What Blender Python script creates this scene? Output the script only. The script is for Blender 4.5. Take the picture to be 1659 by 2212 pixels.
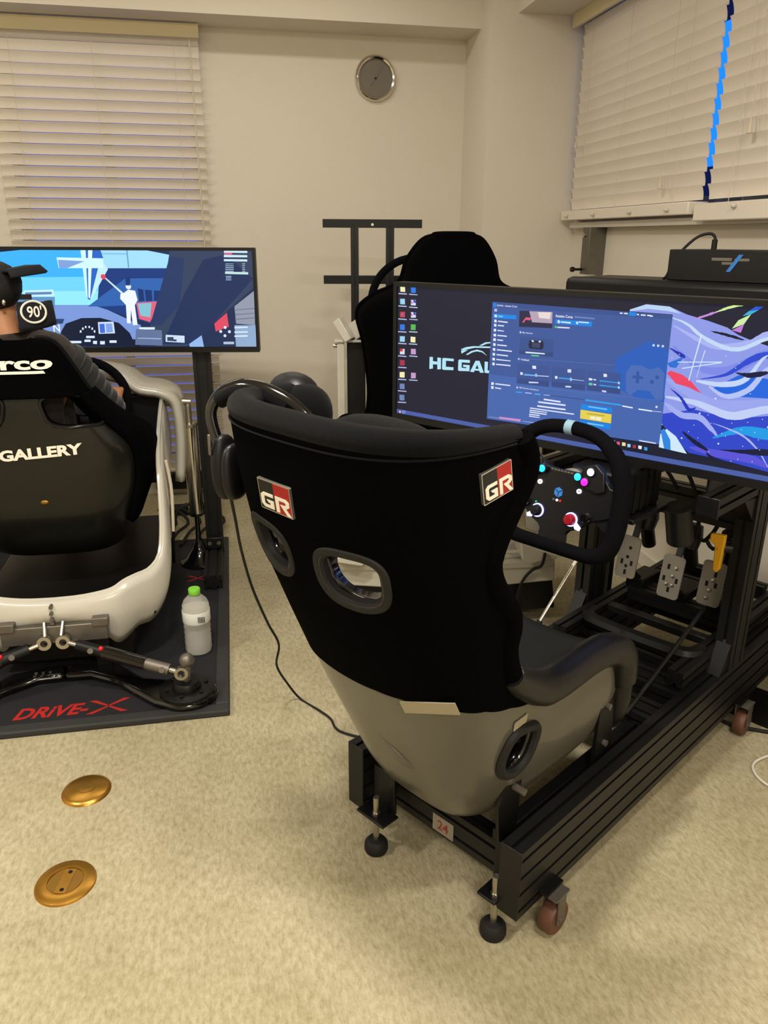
import bpy, bmesh, math, random
import numpy as np
from mathutils import Vector, Matrix
for o in list(bpy.data.objects): bpy.data.objects.remove(o)
random.seed(4); PI=math.pi
SC=bpy.context.scene; COL=SC.collection
# ------------------------------------------------------------------ camera
CAMH=1.4
cam_d=bpy.data.cameras.new('camera'); cam=bpy.data.objects.new('camera',cam_d); COL.objects.link(cam)
cam_d.sensor_fit='VERTICAL'; cam_d.sensor_height=24.0; cam_d.lens=24.0*1662/2212
cam_d.clip_start=.02
PITCH=math.atan((1106-515)/1662); ROLL=math.radians(.3)
cam.matrix_world=Matrix.Translation((0,0,CAMH))@Matrix.Rotation(PI/2-PITCH,4,'X')@Matrix.Rotation(-ROLL*-1,4,'Z')
SC.camera=cam
# ------------------------------------------------------------------ frames: (right, forward, up) in a turned ground frame
class Frame:
    def __init__(s,x,y,heading):
        s.x,s.y=x,y; s.h=math.radians(heading); s.b=(math.cos(s.h),-math.sin(s.h)); s.a=(math.sin(s.h),math.cos(s.h))
    def w(s,b,a,z): return Vector((s.x+s.b[0]*b+s.a[0]*a, s.y+s.b[1]*b+s.a[1]*a, z))
L=Frame(-.4746,2.0377,-11)      # the room, and the cockpit on the mat
R=Frame(.105,1.385,45.3)        # the cockpit in front
M=Frame(.58,1.865,40.6)         # its wide monitor
N=Frame(-.5173,3.2009,-3)       # the monitor over the mat
T=Frame(.26,2.75,-3)            # the cockpit at the back
# ------------------------------------------------------------------ world, exposure, lamps of the ceiling (out of view)
SC.view_settings.view_transform='Standard'; SC.view_settings.look='None'
SC.view_settings.exposure=0.0; SC.view_settings.gamma=1.0; SC.view_settings.use_curve_mapping=False
W=bpy.data.worlds.new('night'); SC.world=W; W.use_nodes=True
W.node_tree.nodes['Background'].inputs[0].default_value=(.11,.13,.45,1); W.node_tree.nodes['Background'].inputs[1].default_value=.9
def area(name,b,a,z,sx,sy,power,col=(1,.94,.84)):
    d=bpy.data.lights.new(name,'AREA'); d.shape='RECTANGLE'; d.size=sx; d.size_y=sy; d.energy=power; d.color=col
    o=bpy.data.objects.new(name,d); COL.objects.link(o); o.location=L.w(b,a,z); o.rotation_euler=(0,0,-L.h)
    return o
LZ=2.655
area('ceiling_light',.35,1.42,LZ,1.25,.10,7)
area('ceiling_light',-1.2,1.42,LZ,1.25,.10,7)
area('ceiling_light',-.10,-.95,LZ,.26,.12,46)
area('ceiling_light',.75,-1.75,LZ,.26,.12,25)
area('ceiling_light',-1.9,-.9,LZ,.50,.14,46)  # added lamp on the left to brighten the right blind, no known fixture
area('ceiling_light',.2,-3.5,LZ,.9,.14,60)  # added lamp behind the camera for light on the back wall
# ------------------------------------------------------------------ materials
MAT={}
def lin(c):
    if isinstance(c,str):
        c=c.lstrip('#'); c=[int(c[i:i+2],16)/255 for i in (0,2,4)]
        return tuple((x/12.92 if x<=.04045 else ((x+.055)/1.055)**2.4) for x in c)
    return tuple(c)
def mat(name,col,rough=.5,metal=0.,bump=0.,bscale=200.,var=0.,vscale=8.,spec=.5,coat=0.,trans=0.,ior=1.45,alpha=1.,sheen=0.,emit=None,est=1.):
    m=bpy.data.materials.new(name); m.use_nodes=True; nt=m.node_tree; p=nt.nodes['Principled BSDF']
    c=lin(col); p.inputs['Base Color'].default_value=(*c,1); p.inputs['Roughness'].default_value=rough; p.inputs['Metallic'].default_value=metal
    p.inputs['Specular IOR Level'].default_value=spec; p.inputs['Coat Weight'].default_value=coat; p.inputs['Transmission Weight'].default_value=trans
    p.inputs['IOR'].default_value=ior; p.inputs['Sheen Weight'].default_value=sheen; p.inputs['Alpha'].default_value=alpha
    if emit is not None:
        p.inputs['Emission Color'].default_value=(*lin(emit),1); p.inputs['Emission Strength'].default_value=est
    tc=nt.nodes.new('ShaderNodeTexCoord')
    n=nt.nodes.new('ShaderNodeTexNoise'); n.inputs['Scale'].default_value=vscale; n.inputs['Detail'].default_value=4; nt.links.new(tc.outputs['Object'],n.inputs['Vector'])
    if var>0:
        mx=nt.nodes.new('ShaderNodeMix'); mx.data_type='RGBA'
        mx.inputs[6].default_value=(*[x*(1-var) for x in c],1); mx.inputs[7].default_value=(*[min(1,x*(1+var)) for x in c],1)
        nt.links.new(n.outputs['Fac'],mx.inputs[0]); nt.links.new(mx.outputs[2],p.inputs['Base Color'])
    if bump>0:
        n2=nt.nodes.new('ShaderNodeTexNoise'); n2.inputs['Scale'].default_value=bscale; n2.inputs['Detail'].default_value=3; nt.links.new(tc.outputs['Object'],n2.inputs['Vector'])
        b=nt.nodes.new('ShaderNodeBump'); b.inputs['Strength'].default_value=bump; b.inputs['Distance'].default_value=.002
        nt.links.new(n2.outputs['Fac'],b.inputs['Height']); nt.links.new(b.outputs['Normal'],p.inputs['Normal'])
    MAT[name]=m; return m
mat('wall_paint','#dcd4c4',.85,bump=.25,bscale=260,var=.03,vscale=2)
mat('ceiling_paint','#d6cdb8',.9,bump=.15,bscale=200,var=.02)
mat('blind_white','#e6dccd',.55,var=.02)
mat('blind_cream','#d8cba6',.55,var=.02)
mat('cord_white','#cfc4b2',.8)
mat('chrome','#d8d4cc',.12,1.)
mat('dial','#6f685c',.45,.2,var=.06,vscale=20)
mat('brass','#b98a3a',.28,.9,bump=.1,bscale=300,var=.12,vscale=25)
mat('brass_dull','#9a7434',.42,.85,var=.15,vscale=40)
mat('mat_black','#15151a',.85,bump=.4,bscale=500,var=.15,vscale=30)
mat('mat_border','#2a2a2a',.7,bump=.3,bscale=300,var=.1)
mat('red_print','#a81f1c',.6)
mat('black_metal','#0a0a0b',.42,.1,spec=.4,bump=.05,bscale=500)
mat('black_profile','#111112',.45,.15,bump=.05,bscale=700,var=.08)
mat('black_gloss','#0a0a0b',.12,.0,spec=.6,coat=.4)
mat('black_plastic','#0d0d0f',.42,spec=.4)
mat('black_rubber','#0c0c0c',.7)
mat('fabric_black','#040405',.95,spec=.03,bump=.5,bscale=900,var=.15,vscale=60,sheen=.0)
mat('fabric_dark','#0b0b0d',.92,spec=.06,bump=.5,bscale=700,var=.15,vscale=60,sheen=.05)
mat('cushion_grey','#1d1d1c',.9,spec=.15,bump=.4,bscale=700)
mat('vinyl','#08080c',.38,spec=.5,bump=.15,bscale=500)
mat('shell_grey','#524f46',.28,spec=.5,coat=.3,var=.03,vscale=5)
mat('shell_black','#141410',.28,spec=.4,coat=.2,var=.05)
mat('white_paint','#bdb9ad',.22,spec=.5,coat=.4,var=.01)
mat('white_metal','#cfc9bb',.4,.0,var=.02)
mat('steel','#b9b4aa',.3,1.,bump=.05,bscale=300,var=.06,vscale=30)
mat('steel_dull','#77726a',.5,.8,bump=.1,bscale=200,var=.15,vscale=30)
mat('aluminium','#928d86',.5,.35,bump=.05,bscale=500,var=.05)
mat('white_print','#e9e4d4',.6)
mat('red_badge','#9d1512',.4)
mat('black_badge','#08080a',.4)
mat('silver','#cfccc4',.3,.9)
mat('pale_blue','#7fa0b4',.6)
mat('alcantara','#08080b',.9,spec=.08,bump=.5,bscale=900)
mat('carbon','#0d0d11',.35,spec=.4,var=.2,vscale=200)
mat('logo_blue','#2b6fb8',.4,emit='#2b6fb8',est=.12)
mat('yellow','#d39a17',.45)
mat('green_cap','#7cc83c',.4)
mat('brown_wheel','#5c3a2c',.55,var=.1)
mat('grey_patch','#3a3c36',.8)
mat('sticker_grey','#7a7264',.7,var=.1)
mat('paper','#99917a',.8,var=.05)  # paper tone darkened, the shade below the seat cover put into colour
mat('skin','#a9744f',.55,var=.05)
mat('jacket','#2a231e',.95,bump=.8,bscale=60,var=.85,vscale=22,sheen=.1)
mat('cap_cloth','#10121a',.9,bump=.3,bscale=500)
mat('sleeve','#131315',.85,bump=.3,bscale=300,sheen=.2)
mat('hair','#120e0c',.7)
mat('bottle_plastic','#f2f0e8',.18,trans=.75,ior=1.12,spec=.4)
mat('water','#efeee6',.3,trans=.7,ior=1.15)
mat('bottle_label','#dcdcd6',.6)
mat('red_dot','#d01c22',.4)
mat('glass','#ffffff',.02,trans=1.,ior=1.0,spec=.2)
mat('tag_red','#7a2a2a',.6)
mat('light_white','#ffffff',.4,emit='#f4f4ff',est=2.2)
mat('light_blue','#1ab2ff',.4,emit='#16b0ff',est=1.7)
mat('light_pink','#ff1ec8',.4,emit='#ff14c4',est=1.6)
mat('light_ring','#c0c4ff',.4,emit='#a8a8ff',est=3.0)
mat('light_green','#20ff80',.4,emit='#20ff80',est=1.0)
mat('knob_red','#860c20',.3,emit='#b01028',est=.05)
mat('glow_blue','#1a6cff',.5,emit='#1f86ff',est=1.15)  # glow of the made-up panel outside the right window
mat('frame_alu','#8a8680',.5,.6)
# carpet
m=mat('carpet','#a39870',.95,spec=.1); nt=m.node_tree; p=nt.nodes['Principled BSDF']; tc=nt.nodes.new('ShaderNodeTexCoord')
def noise(sc,det=3,vec=None,rough=.55):
    n=nt.nodes.new('ShaderNodeTexNoise'); n.inputs['Scale'].default_value=sc; n.inputs['Detail'].default_value=det; n.inputs['Roughness'].default_value=rough
    nt.links.new(vec if vec else tc.outputs['Object'],n.inputs['Vector']); return n
mp=nt.nodes.new('ShaderNodeMapping'); mp.inputs['Scale'].default_value=(1,.45,1); nt.links.new(tc.outputs['Object'],mp.inputs['Vector'])
n1=noise(90,5,mp.outputs['Vector'],.7); n2=noise(5,3); n3=noise(900,2); n4=noise(150,2,mp.outputs['Vector'])
r1=nt.nodes.new('ShaderNodeValToRGB'); e=r1.color_ramp.elements; e[0].position=.30; e[0].color=(*lin('#968d6c'),1); e[1].position=.62; e[1].color=(*lin('#b8af94'),1)
e2=r1.color_ramp.elements.new(.45); e2.color=(*lin('#a99f82'),1)
nt.links.new(n1.outputs['Fac'],r1.inputs['Fac'])
mx=nt.nodes.new('ShaderNodeMix'); mx.data_type='RGBA'; mx.blend_type='MULTIPLY'; mx.inputs[0].default_value=.55
r2=nt.nodes.new('ShaderNodeValToRGB'); r2.color_ramp.elements[0].color=(.72,.70,.62,1); r2.color_ramp.elements[1].color=(1,1,1,1); r2.color_ramp.elements[0].position=.3; r2.color_ramp.elements[1].position=.7
nt.links.new(n2.outputs['Fac'],r2.inputs['Fac']); nt.links.new(r1.outputs['Color'],mx.inputs[6]); nt.links.new(r2.outputs['Color'],mx.inputs[7])
mx2=nt.nodes.new('ShaderNodeMix'); mx2.data_type='RGBA'; mx2.blend_type='MULTIPLY'; mx2.inputs[0].default_value=.35
r3=nt.nodes.new('ShaderNodeValToRGB'); r3.color_ramp.elements[0].color=(.55,.55,.5,1); r3.color_ramp.elements[1].color=(1.0,1,1,1); r3.color_ramp.elements[0].position=.3; r3.color_ramp.elements[1].position=.65
nt.links.new(n3.outputs['Fac'],r3.inputs['Fac']); nt.links.new(mx.outputs[2],mx2.inputs[6]); nt.links.new(r3.outputs['Color'],mx2.inputs[7])
nt.links.new(mx2.outputs[2],p.inputs['Base Color'])
bp=nt.nodes.new('ShaderNodeBump'); bp.inputs['Strength'].default_value=.6; bp.inputs['Distance'].default_value=.004
nt.links.new(n4.outputs['Fac'],bp.inputs['Height']); nt.links.new(bp.outputs['Normal'],p.inputs['Normal'])
# picture on a screen: colours of the picture come from the mesh, the panel gives off light
def screen_mat(name,st):
    m=bpy.data.materials.new(name); m.use_nodes=True; nt=m.node_tree; p=nt.nodes['Principled BSDF']
    a=nt.nodes.new('ShaderNodeAttribute'); a.attribute_name='Col'
    p.inputs['Base Color'].default_value=(.005,.005,.006,1); p.inputs['Roughness'].default_value=.35; p.inputs['Specular IOR Level'].default_value=.2
    nt.links.new(a.outputs['Color'],p.inputs['Emission Color']); p.inputs['Emission Strength'].default_value=st
    MAT[name]=m
screen_mat('screen_a',1.0); screen_mat('screen_b',1.1)
# ------------------------------------------------------------------ mesh building
BASE={}
class MB:
    def __init__(s): s.v=[]; s.f=[]; s.open=False
    def add(s,vs,fs):
        o=len(s.v); s.v+= [tuple(map(float,q)) for q in vs]; s.f+=[tuple(o+i for i in q) for q in fs]; return s
    def box(s,x0,x1,y0,y1,z0,z1):
        return s.add([(x,y,z) for z in (z0,z1) for y in (y0,y1) for x in (x0,x1)],[(0,2,3,1),(4,5,7,6),(0,1,5,4),(2,6,7,3),(0,4,6,2),(1,3,7,5)])
    def obox(s,c,X,Y,Z,hx,hy,hz):
        c=Vector(c);X=Vector(X).normalized()*hx;Y=Vector(Y).normalized()*hy;Z=Vector(Z).normalized()*hz
        return s.add([c+X*i+Y*j+Z*k for k in (-1,1) for j in (-1,1) for i in (-1,1)],[(0,2,3,1),(4,5,7,6),(0,1,5,4),(2,6,7,3),(0,4,6,2),(1,3,7,5)])
    def bar(s,p0,p1,w,h,up=(0,0,1)):
        p0=Vector(p0);p1=Vector(p1);Y=(p1-p0);l=Y.length;Y.normalize();U=Vector(up)
        if abs(Y.dot(U))>.99: U=Vector((0,1,0))
        X=Y.cross(U).normalized();Z=X.cross(Y)
        return s.obox((p0+p1)/2,X,Y,Z,w/2,l/2,h/2)
    def lathe(s,prof,o=(0,0,0),ax=(0,0,1),n=24,ring=False):
        if ring: prof=list(prof)+[prof[0]]
        o=Vector(o);A=Vector(ax).normalized();U=Vector((1,0,0)) if abs(A.x)<.9 else Vector((0,1,0));X=A.cross(U).normalized();Y=A.cross(X)
        vs=[];k=len(prof)
        for i in range(n):
            t=2*PI*i/n;d=X*math.cos(t)+Y*math.sin(t)
            for r,h in prof: vs.append(o+A*h+d*r)
        fs=[]
        for i in range(n):
            j=(i+1)%n
            for q in range(k-1): fs.append((i*k+q,j*k+q,j*k+q+1,i*k+q+1))
        if ring: return s.add(vs,fs)
        if prof[0][0]>1e-6: fs.append(tuple(i*k for i in range(n))[::-1])
        if prof[-1][0]>1e-6: fs.append(tuple(i*k+k-1 for i in range(n)))
        return s.add(vs,fs)
    def cyl(s,p0,p1,r,r1=None,n=16):
        p0=Vector(p0);p1=Vector(p1);return s.lathe([(r,0),(r if r1 is None else r1,(p1-p0).length)],p0,p1-p0,n)
    def tube(s,path,r,n=8,closed=False,flat=None):
        P=[Vector(q) for q in path];m=len(P);rr=r if isinstance(r,(list,tuple)) else [r]*m
        T_=[]
        for i in range(m):
            a=P[(i-1)%m] if closed or i>0 else P[i];b=P[(i+1)%m] if closed or i<m-1 else P[i];T_.append((b-a).normalized())
        U=Vector((0,0,1)) if abs(T_[0].z)<.9 else Vector((1,0,0)); Nn=(U-T_[0]*U.dot(T_[0])).normalized()
        vs=[]
        for i in range(m):
            Nn=(Nn-T_[i]*Nn.dot(T_[i])).normalized();B=T_[i].cross(Nn)
            for k in range(n):
                t=2*PI*k/n;vs.append(P[i]+(Nn*math.cos(t)+B*math.sin(t)*(flat or 1))*rr[i])
        fs=[]
        for i in range(m if closed else m-1):
            j=(i+1)%m
            for k in range(n):
                l=(k+1)%n;fs.append((i*n+k,i*n+l,j*n+l,j*n+k))
        if not closed: fs.append(tuple(range(n))[::-1]);fs.append(tuple((m-1)*n+k for k in range(n)))
        return s.add(vs,fs)
    def prism(s,poly,fn,w0,w1):
        n=len(poly);vs=[fn(u,v,w0) for u,v in poly]+[fn(u,v,w1) for u,v in poly]
        fs=[tuple(range(n))[::-1],tuple(range(n,2*n))]+[(i,(i+1)%n,n+(i+1)%n,n+i) for i in range(n)]
        return s.add(vs,fs)
    def ball(s,c,r,n=14,m=9,X=(1,0,0),Y=(0,1,0),Z=(0,0,1),e=1.):
        c=Vector(c);X,Y,Z=Vector(X),Vector(Y),Vector(Z);rx,ry,rz=r if isinstance(r,(list,tuple)) else (r,r,r)
        sg=lambda t:math.copysign(abs(t)**e,t)
        vs=[c+Z*rz];
        for i in range(1,m):
            p=PI*i/m
            for k in range(n):
                t=2*PI*k/n;vs.append(c+X*rx*sg(math.sin(p))*sg(math.cos(t))+Y*ry*sg(math.sin(p))*sg(math.sin(t))+Z*rz*sg(math.cos(p)))
        vs.append(c-Z*rz);fs=[]
        for k in range(n): fs.append((0,1+k,1+(k+1)%n));fs.append((len(vs)-1,1+(m-2)*n+(k+1)%n,1+(m-2)*n+k))
        for i in range(m-2):
            for k in range(n):
                l=(k+1)%n;fs.append((1+i*n+k,1+(i+1)*n+k,1+(i+1)*n+l,1+i*n+l))
        return s.add(vs,fs)
    def mesh(s,name,off=(0,0,0),smooth=40):
        me=bpy.data.meshes.new(name);ox,oy,oz=off
        me.from_pydata([(x-ox,y-oy,z-oz) for x,y,z in s.v],[],s.f);me.validate();me.update()
        if not s.open:
          bm=bmesh.new();bm.from_mesh(me);bmesh.ops.recalc_face_normals(bm,faces=bm.faces);bm.to_mesh(me);bm.free()
        if smooth:
            me.shade_smooth();me.set_sharp_from_angle(angle=math.radians(smooth))
        return me
    def part(s,name,m,parent,smooth=40,bev=0,label=None):
        b=BASE[parent.name];me=s.mesh(name,b,smooth);me.materials.append(MAT[m])
        o=bpy.data.objects.new(name,me);COL.objects.link(o);o.parent=parent;BASE[o.name]=b
        if bev: bevel(o,bev)
        if label: o['label']=label
        return o
    def top(s,name,m,F,base,label=None,cat=None,group=None,kind=None,smooth=40,bev=0):
        me=s.mesh(name,base,smooth);me.materials.append(MAT[m])
        o=bpy.data.objects.new(name,me);COL.objects.link(o);o.location=F.w(*base);o.rotation_euler=(0,0,-F.h);BASE[o.name]=base
        tag(o,label,cat,group,kind)
        if bev: bevel(o,bev)
        return o
def bevel(o,w,seg=2):
    b=o.modifiers.new('bevel','BEVEL');b.width=w;b.segments=seg;b.limit_method='ANGLE';b.angle_limit=math.radians(40)
def solid(o,t,off=-1):
    b=o.modifiers.new('solid','SOLIDIFY');b.thickness=t;b.offset=off
def tag(o,label=None,cat=None,group=None,kind=None):
    if label:o['label']=label
    if cat:o['category']=cat
    if group:o['group']=group
    if kind:o['kind']=kind
def thing(name,F,base,label,cat,group=None):
    o=bpy.data.objects.new(name,None);COL.objects.link(o);o.empty_display_size=.05
    o.location=F.w(*base);o.rotation_euler=(0,0,-F.h);BASE[o.name]=base;tag(o,label,cat,group);return o
def struct(name,mb,m,F=L,parent=None,smooth=30):
    if parent: return mb.part(name,m,parent,smooth)
    return mb.top(name,m,F,(0,0,0),kind='structure',smooth=smooth)
def cr(P,t):
    P=np.asarray(P,float);n=len(P);t=min(max(t,0),n-1);i=min(int(t),n-2);f=t-i
    p0=P[max(i-1,0)];p1=P[i];p2=P[i+1];p3=P[min(i+2,n-1)]
    return .5*((2*p1)+(p2-p0)*f+(2*p0-5*p1+4*p2-p3)*f*f+(3*p1-p0-3*p2+p3)*f**3)
def spline(P,n): return [tuple(cr(P,(len(P)-1)*i/(n-1))) for i in range(n)]
def text_mesh(txt,width=None,height=None,bold=0.,shear=0.,thick=0.):
    cu=bpy.data.curves.new('txt','FONT');cu.body=txt;cu.offset=bold;cu.shear=shear;cu.extrude=thick;cu.resolution_u=3
    ob=bpy.data.objects.new('txt',cu);COL.objects.link(ob)
    me=ob.to_mesh();V=[list(v.co) for v in me.vertices];Fc=[tuple(p.vertices) for p in me.polygons];ob.to_mesh_clear()
    bpy.data.objects.remove(ob);bpy.data.curves.remove(cu)
    V=np.array(V);mn=V.min(0);mxv=V.max(0);s=mxv-mn
    V[:,0]=(V[:,0]-mn[0])/s[0]*(width or s[0]);V[:,1]=(V[:,1]-mn[1])/s[1]*(height or s[1]);return V,Fc
def profile(w,h,sw,sh,g=.009,d=.010,lip=.0):
    # cross-section of a slotted aluminium extrusion, sw slots on the w faces, sh on the h faces
    pts=[]
    def side(p,q,n,nx):
        p=Vector(p);q=Vector(q);e=(q-p);l=e.length;e.normalize();nn=Vector(nx)
        pts.append(tuple(p))
        for i in range(n):
            c=l*(i+.5)/n
            for t,dep in ((c-g/2,0),(c-g/2,d),(c+g/2,d),(c+g/2,0)): pts.append(tuple(p+e*t+nn*dep))
    side((-w/2,-h/2),(w/2,-h/2),sw,(0,1));side((w/2,-h/2),(w/2,h/2),sh,(-1,0));side((w/2,h/2),(-w/2,h/2),sw,(0,-1));side((-w/2,h/2),(-w/2,-h/2),sh,(1,0))
    return pts
def extr(mb,prof,p0,p1,up=(0,0,1)):
    p0=Vector(p0);p1=Vector(p1);Y=(p1-p0);l=Y.length;Y.normalize();U=Vector(up)
    if abs(Y.dot(U))>.99:U=Vector((0,1,0))
    X=Y.cross(U).normalized();Z=X.cross(Y)
    return mb.prism(prof,lambda u,v,w:p0+X*u+Z*v+Y*w,0,l)
# ------------------------------------------------------------------ the room
Z_C=2.68
struct('floor',MB().box(-3.2,2.02,-4.4,2.5,-.12,0),'carpet')
struct('ceiling',MB().box(-3.2,2.02,-4.4,2.5,Z_C,Z_C+.1),'ceiling_paint')
AW=2.33
w=MB()
for x0,x1,z0,z1 in ((-3.2,-.94,-.0,Z_C),(-.04,2.02,0,Z_C),(-.94,-.04,0,.17),(-.94,-.04,2.34,Z_C)): w.box(x0,x1,AW,AW+.16,z0,z1)
struct('wall_back',w,'wall_paint')
BW=1.86
w=MB()
for y0,y1,z0,z1 in ((-4.4,-1.9,0,Z_C),(1.86,2.5,0,Z_C),(-1.9,1.86,0,1.53),(-1.9,1.86,2.36,Z_C)): w.box(BW,BW+.16,y0,y1,z0,z1)
struct('wall_right',w,'wall_paint')
struct('wall_left',MB().box(-3.2,-3.04,-4.4,2.5,0,Z_C),'wall_paint')
struct('wall_front',MB().box(-3.2,2.02,-4.4,-4.24,0,Z_C),'wall_paint')
struct('wall_pillar',MB().box(1.359,BW,1.922,AW,0,Z_C),'wall_paint')
struct('ceiling_beam',MB().box(-3.04,1.359,2.08,AW,2.368,Z_C),'wall_paint')
struct('ceiling_beam',MB().box(1.492,BW,-4.24,1.922,2.405,Z_C),'wall_paint')
struct('baseboard_back',MB().box(-3.04,1.359,AW-.012,AW,0,.06),'white_metal')
struct('baseboard_right',MB().box(BW-.012,BW,-4.24,1.922,0,.06),'white_metal')
def window(name,F,lo,hi,axis):
    t=bpy.data.objects.new(name,None);COL.objects.link(t);t.location=F.w(0,0,0);t.rotation_euler=(0,0,-F.h);BASE[t.name]=(0,0,0);t['kind']='structure'
    (u0,z0),(u1,z1)=lo,hi
    def bx(a,b,c,d,k0,k1):
        return MB().box(a,b,k0,k1,c,d) if axis=='a' else MB().box(k0,k1,a,b,c,d)
    k=AW if axis=='a' else BW
    fw=.035
    for a,b,c,d in ((u0,u0+fw,z0,z1),(u1-fw,u1,z0,z1),(u0+fw,u1-fw,z0,z0+fw),(u0+fw,u1-fw,z1-fw,z1),((u0+u1)/2-.02,(u0+u1)/2+.02,z0+fw,z1-fw)):
        bx(a,b,c,d,k+.09,k+.13).part('window_frame','frame_alu',t)
    um=(u0+u1)/2
    bx(u0+fw,um-.02,z0+fw,z1-fw,k+.108,k+.112).part('pane','glass',t)
    bx(um+.02,u1-fw,z0+fw,z1-fw,k+.108,k+.112).part('pane','glass',t)
    return t
window('window_1',L,(-.94,.17),(-.04,2.34),'a')
window('window_2',L,(-1.9,1.53),(1.86,2.36),'b')
o=MB().box(2.42,2.46,.95,2.6,1.745,2.36).top('blue_glow_panel','glow_blue',L,(2.42,1.7,1.745),'glowing blue panel added outside for the blue light seen through the gap between the right blinds','sign')  # made-up glowing panel stands for the blue light outside
mat('backdrop_navy_glow','#0c1230',.8,emit='#101a44',est=.5)  # faint navy night glow put into the backdrop colour
MB().box(2.9,3.0,-3,5.2,-.1,3.4).top('dark_backdrop','backdrop_navy_glow',L,(2.9,1,0),kind='structure')  # backdrop added outside to keep the right blind gap dark
# blinds
def slat_mesh(length,width,th,tilt,axis,curve=.004):
    # crowned slat: 5 points across
    mb=MB();n=5;c,s=math.cos(tilt),math.sin(tilt);vs=[]
    for e in (-length/2,length/2):
        for sd in (0,1):
            for i in range(n):
                u=-1+2*i/(n-1);x=u*width/2;y=curve*(1-u*u)+(th if sd else 0)
                d=x*c-y*s;z=x*s+y*c
                vs.append((e,d,z) if axis=='a' else (d,e,z))
    fs=[]
    for i in range(n-1):
        fs+= [(i,i+1,2*n+i+1,2*n+i),(n+i,3*n+i,3*n+i+1,n+i+1),(i,n+i,n+i+1,i+1),(2*n+i,2*n+i+1,3*n+i+1,3*n+i)]
    fs+=[(0,2*n,3*n,n),(n-1,2*n-1,4*n-1,3*n-1)]
    return mb.add(vs,fs)
def blind(F,label,axis,u0,u1,k,z0,z1,pitch,tilt,m,valm,cords,valz,valk,rail,sw=.0515):
    um=(u0+u1)/2;t=thing('window_blind',F,(um,k,z0) if axis=='a' else (k,um,z0),label,'blind','slatted window blinds')
    bs=BASE[t.name]
    me=slat_mesh(u1-u0,sw,.0022,tilt,axis).mesh('slat',(0,0,0),60);me.materials.append(MAT[m])
    z=z1
    while z>z0+.012:
        o=bpy.data.objects.new('slat',me);COL.objects.link(o);o.parent=t;o.location=(0,0,z-bs[2]);z-=pitch
    B=(lambda a,b,k0,k1,c,d:MB().box(a,b,k0,k1,c,d)) if axis=='a' else (lambda a,b,k0,k1,c,d:MB().box(k0,k1,a,b,c,d))
    B(u0-.006,u1+.006,valk[0],valk[1],valz[0],valz[1]).part('headrail',valm,t,bev=.002)
    br=B(u0,u1,rail[0],rail[1],z0-rail[2],z0).part('bottom_rail',m,t,bev=.004)
    kk=valk[0]+.004 if axis=='a' else valk[0]+.004
    for c in cords:
        q=MB()
        for dk in (-.027,.027):
            p=(c,k+dk) if axis=='a' else (k+dk,c)
            q.cyl((p[0],p[1],z0-.002),(p[0],p[1],valz[0]+.005),.0011,n=6)
        q.part('ladder_cord','cord_white',t)
    return t,br
b1,_=blind(L,'tall cream slatted blind behind the left monitor','a',-.985,-.004,2.292,.155,2.298,.0495,math.radians(-64),'blind_white','blind_cream',(-.87,-.5,-.12),(2.302,2.362),(2.245,2.262),(2.28,2.305,.02),.0485)
MB().cyl((-.045,2.262,2.3),(-.035,2.258,1.0),.0035,n=8).part('tilt_wand','cord_white',b1)
tb=math.radians(-76)
b2,r2=blind(L,'raised cream slatted blind beside the pillar over the black cabinet','b',.712,1.885,1.815,1.535,2.335,.048,tb,'blind_white','blind_cream',(1.72,1.35,.86),(2.345,2.405),(1.752,1.768),(1.765,1.85,.045),.0535)
b3,r3=blind(L,'raised cream slatted blind at the right edge, right of the blue gap','b',-1.2,.672,1.815,1.525,2.335,.048,tb,'blind_white','blind_cream',(.5,-.1,-.8),(2.345,2.405),(1.752,1.768),(1.765,1.85,.06),.0535)
for t,r,ys in ((b2,r2,(1.80,1.5,1.15,.85)),(b3,r3,(.42,0.1,-.3))):
    for y in ys:
        q=MB();q.ball((1.757,y,1.51),(.010,.009,.009),10,6);q.cyl((1.757,y,1.51),(1.772,y,1.51),.005,n=8);q.part('rail_plug','white_metal',r)
# cord tassels
for y,z in ((1.79,1.86),):
    q=MB();q.lathe([(.002,0),(.007,-.03),(.008,-.04),(0,-.041)],(1.775,y,z),(0,0,1),10);q.cyl((1.775,y,z),(1.775,y,2.34),.0012,n=6);q.part('cord_tassel','cord_white',b2)
for y,z in ((.95,1.64),(.42,1.78)):
    q=MB();q.lathe([(.002,0),(.009,-.04),(.010,-.05),(0,-.051)],(1.775,y,z),(0,0,1),10);q.cyl((1.775,y,z),(1.775,y,2.34),.0012,n=6);q.part('cord_tassel','cord_white',b2 if y>.7 else b3)
# shelf edge and metal bracket under the right window
struct('trim_1',MB().box(BW-.055,BW,-1.9,1.86,1.455,1.48),'white_metal')
t=thing('wall_bracket',L,(1.80,1.6,1.24),'grey steel box bracket on the wall under the right blind','bracket')
MB().box(1.775,BW,1.545,1.625,1.24,1.455).part('body','steel_dull',t,bev=.002)
MB().cyl((1.775,1.60,1.42),(1.768,1.60,1.42),.012).part('bolt','steel',t)
q=MB();q.cyl((1.775,1.6,1.262),(1.735,1.6,1.262),.006);q.lathe([(.0,0),(.011,.002),(.013,.012),(.010,.02),(0,.021)],(1.735,1.6,1.262),(-1,0,0),14);q.part('knob','black_plastic',t)
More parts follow.
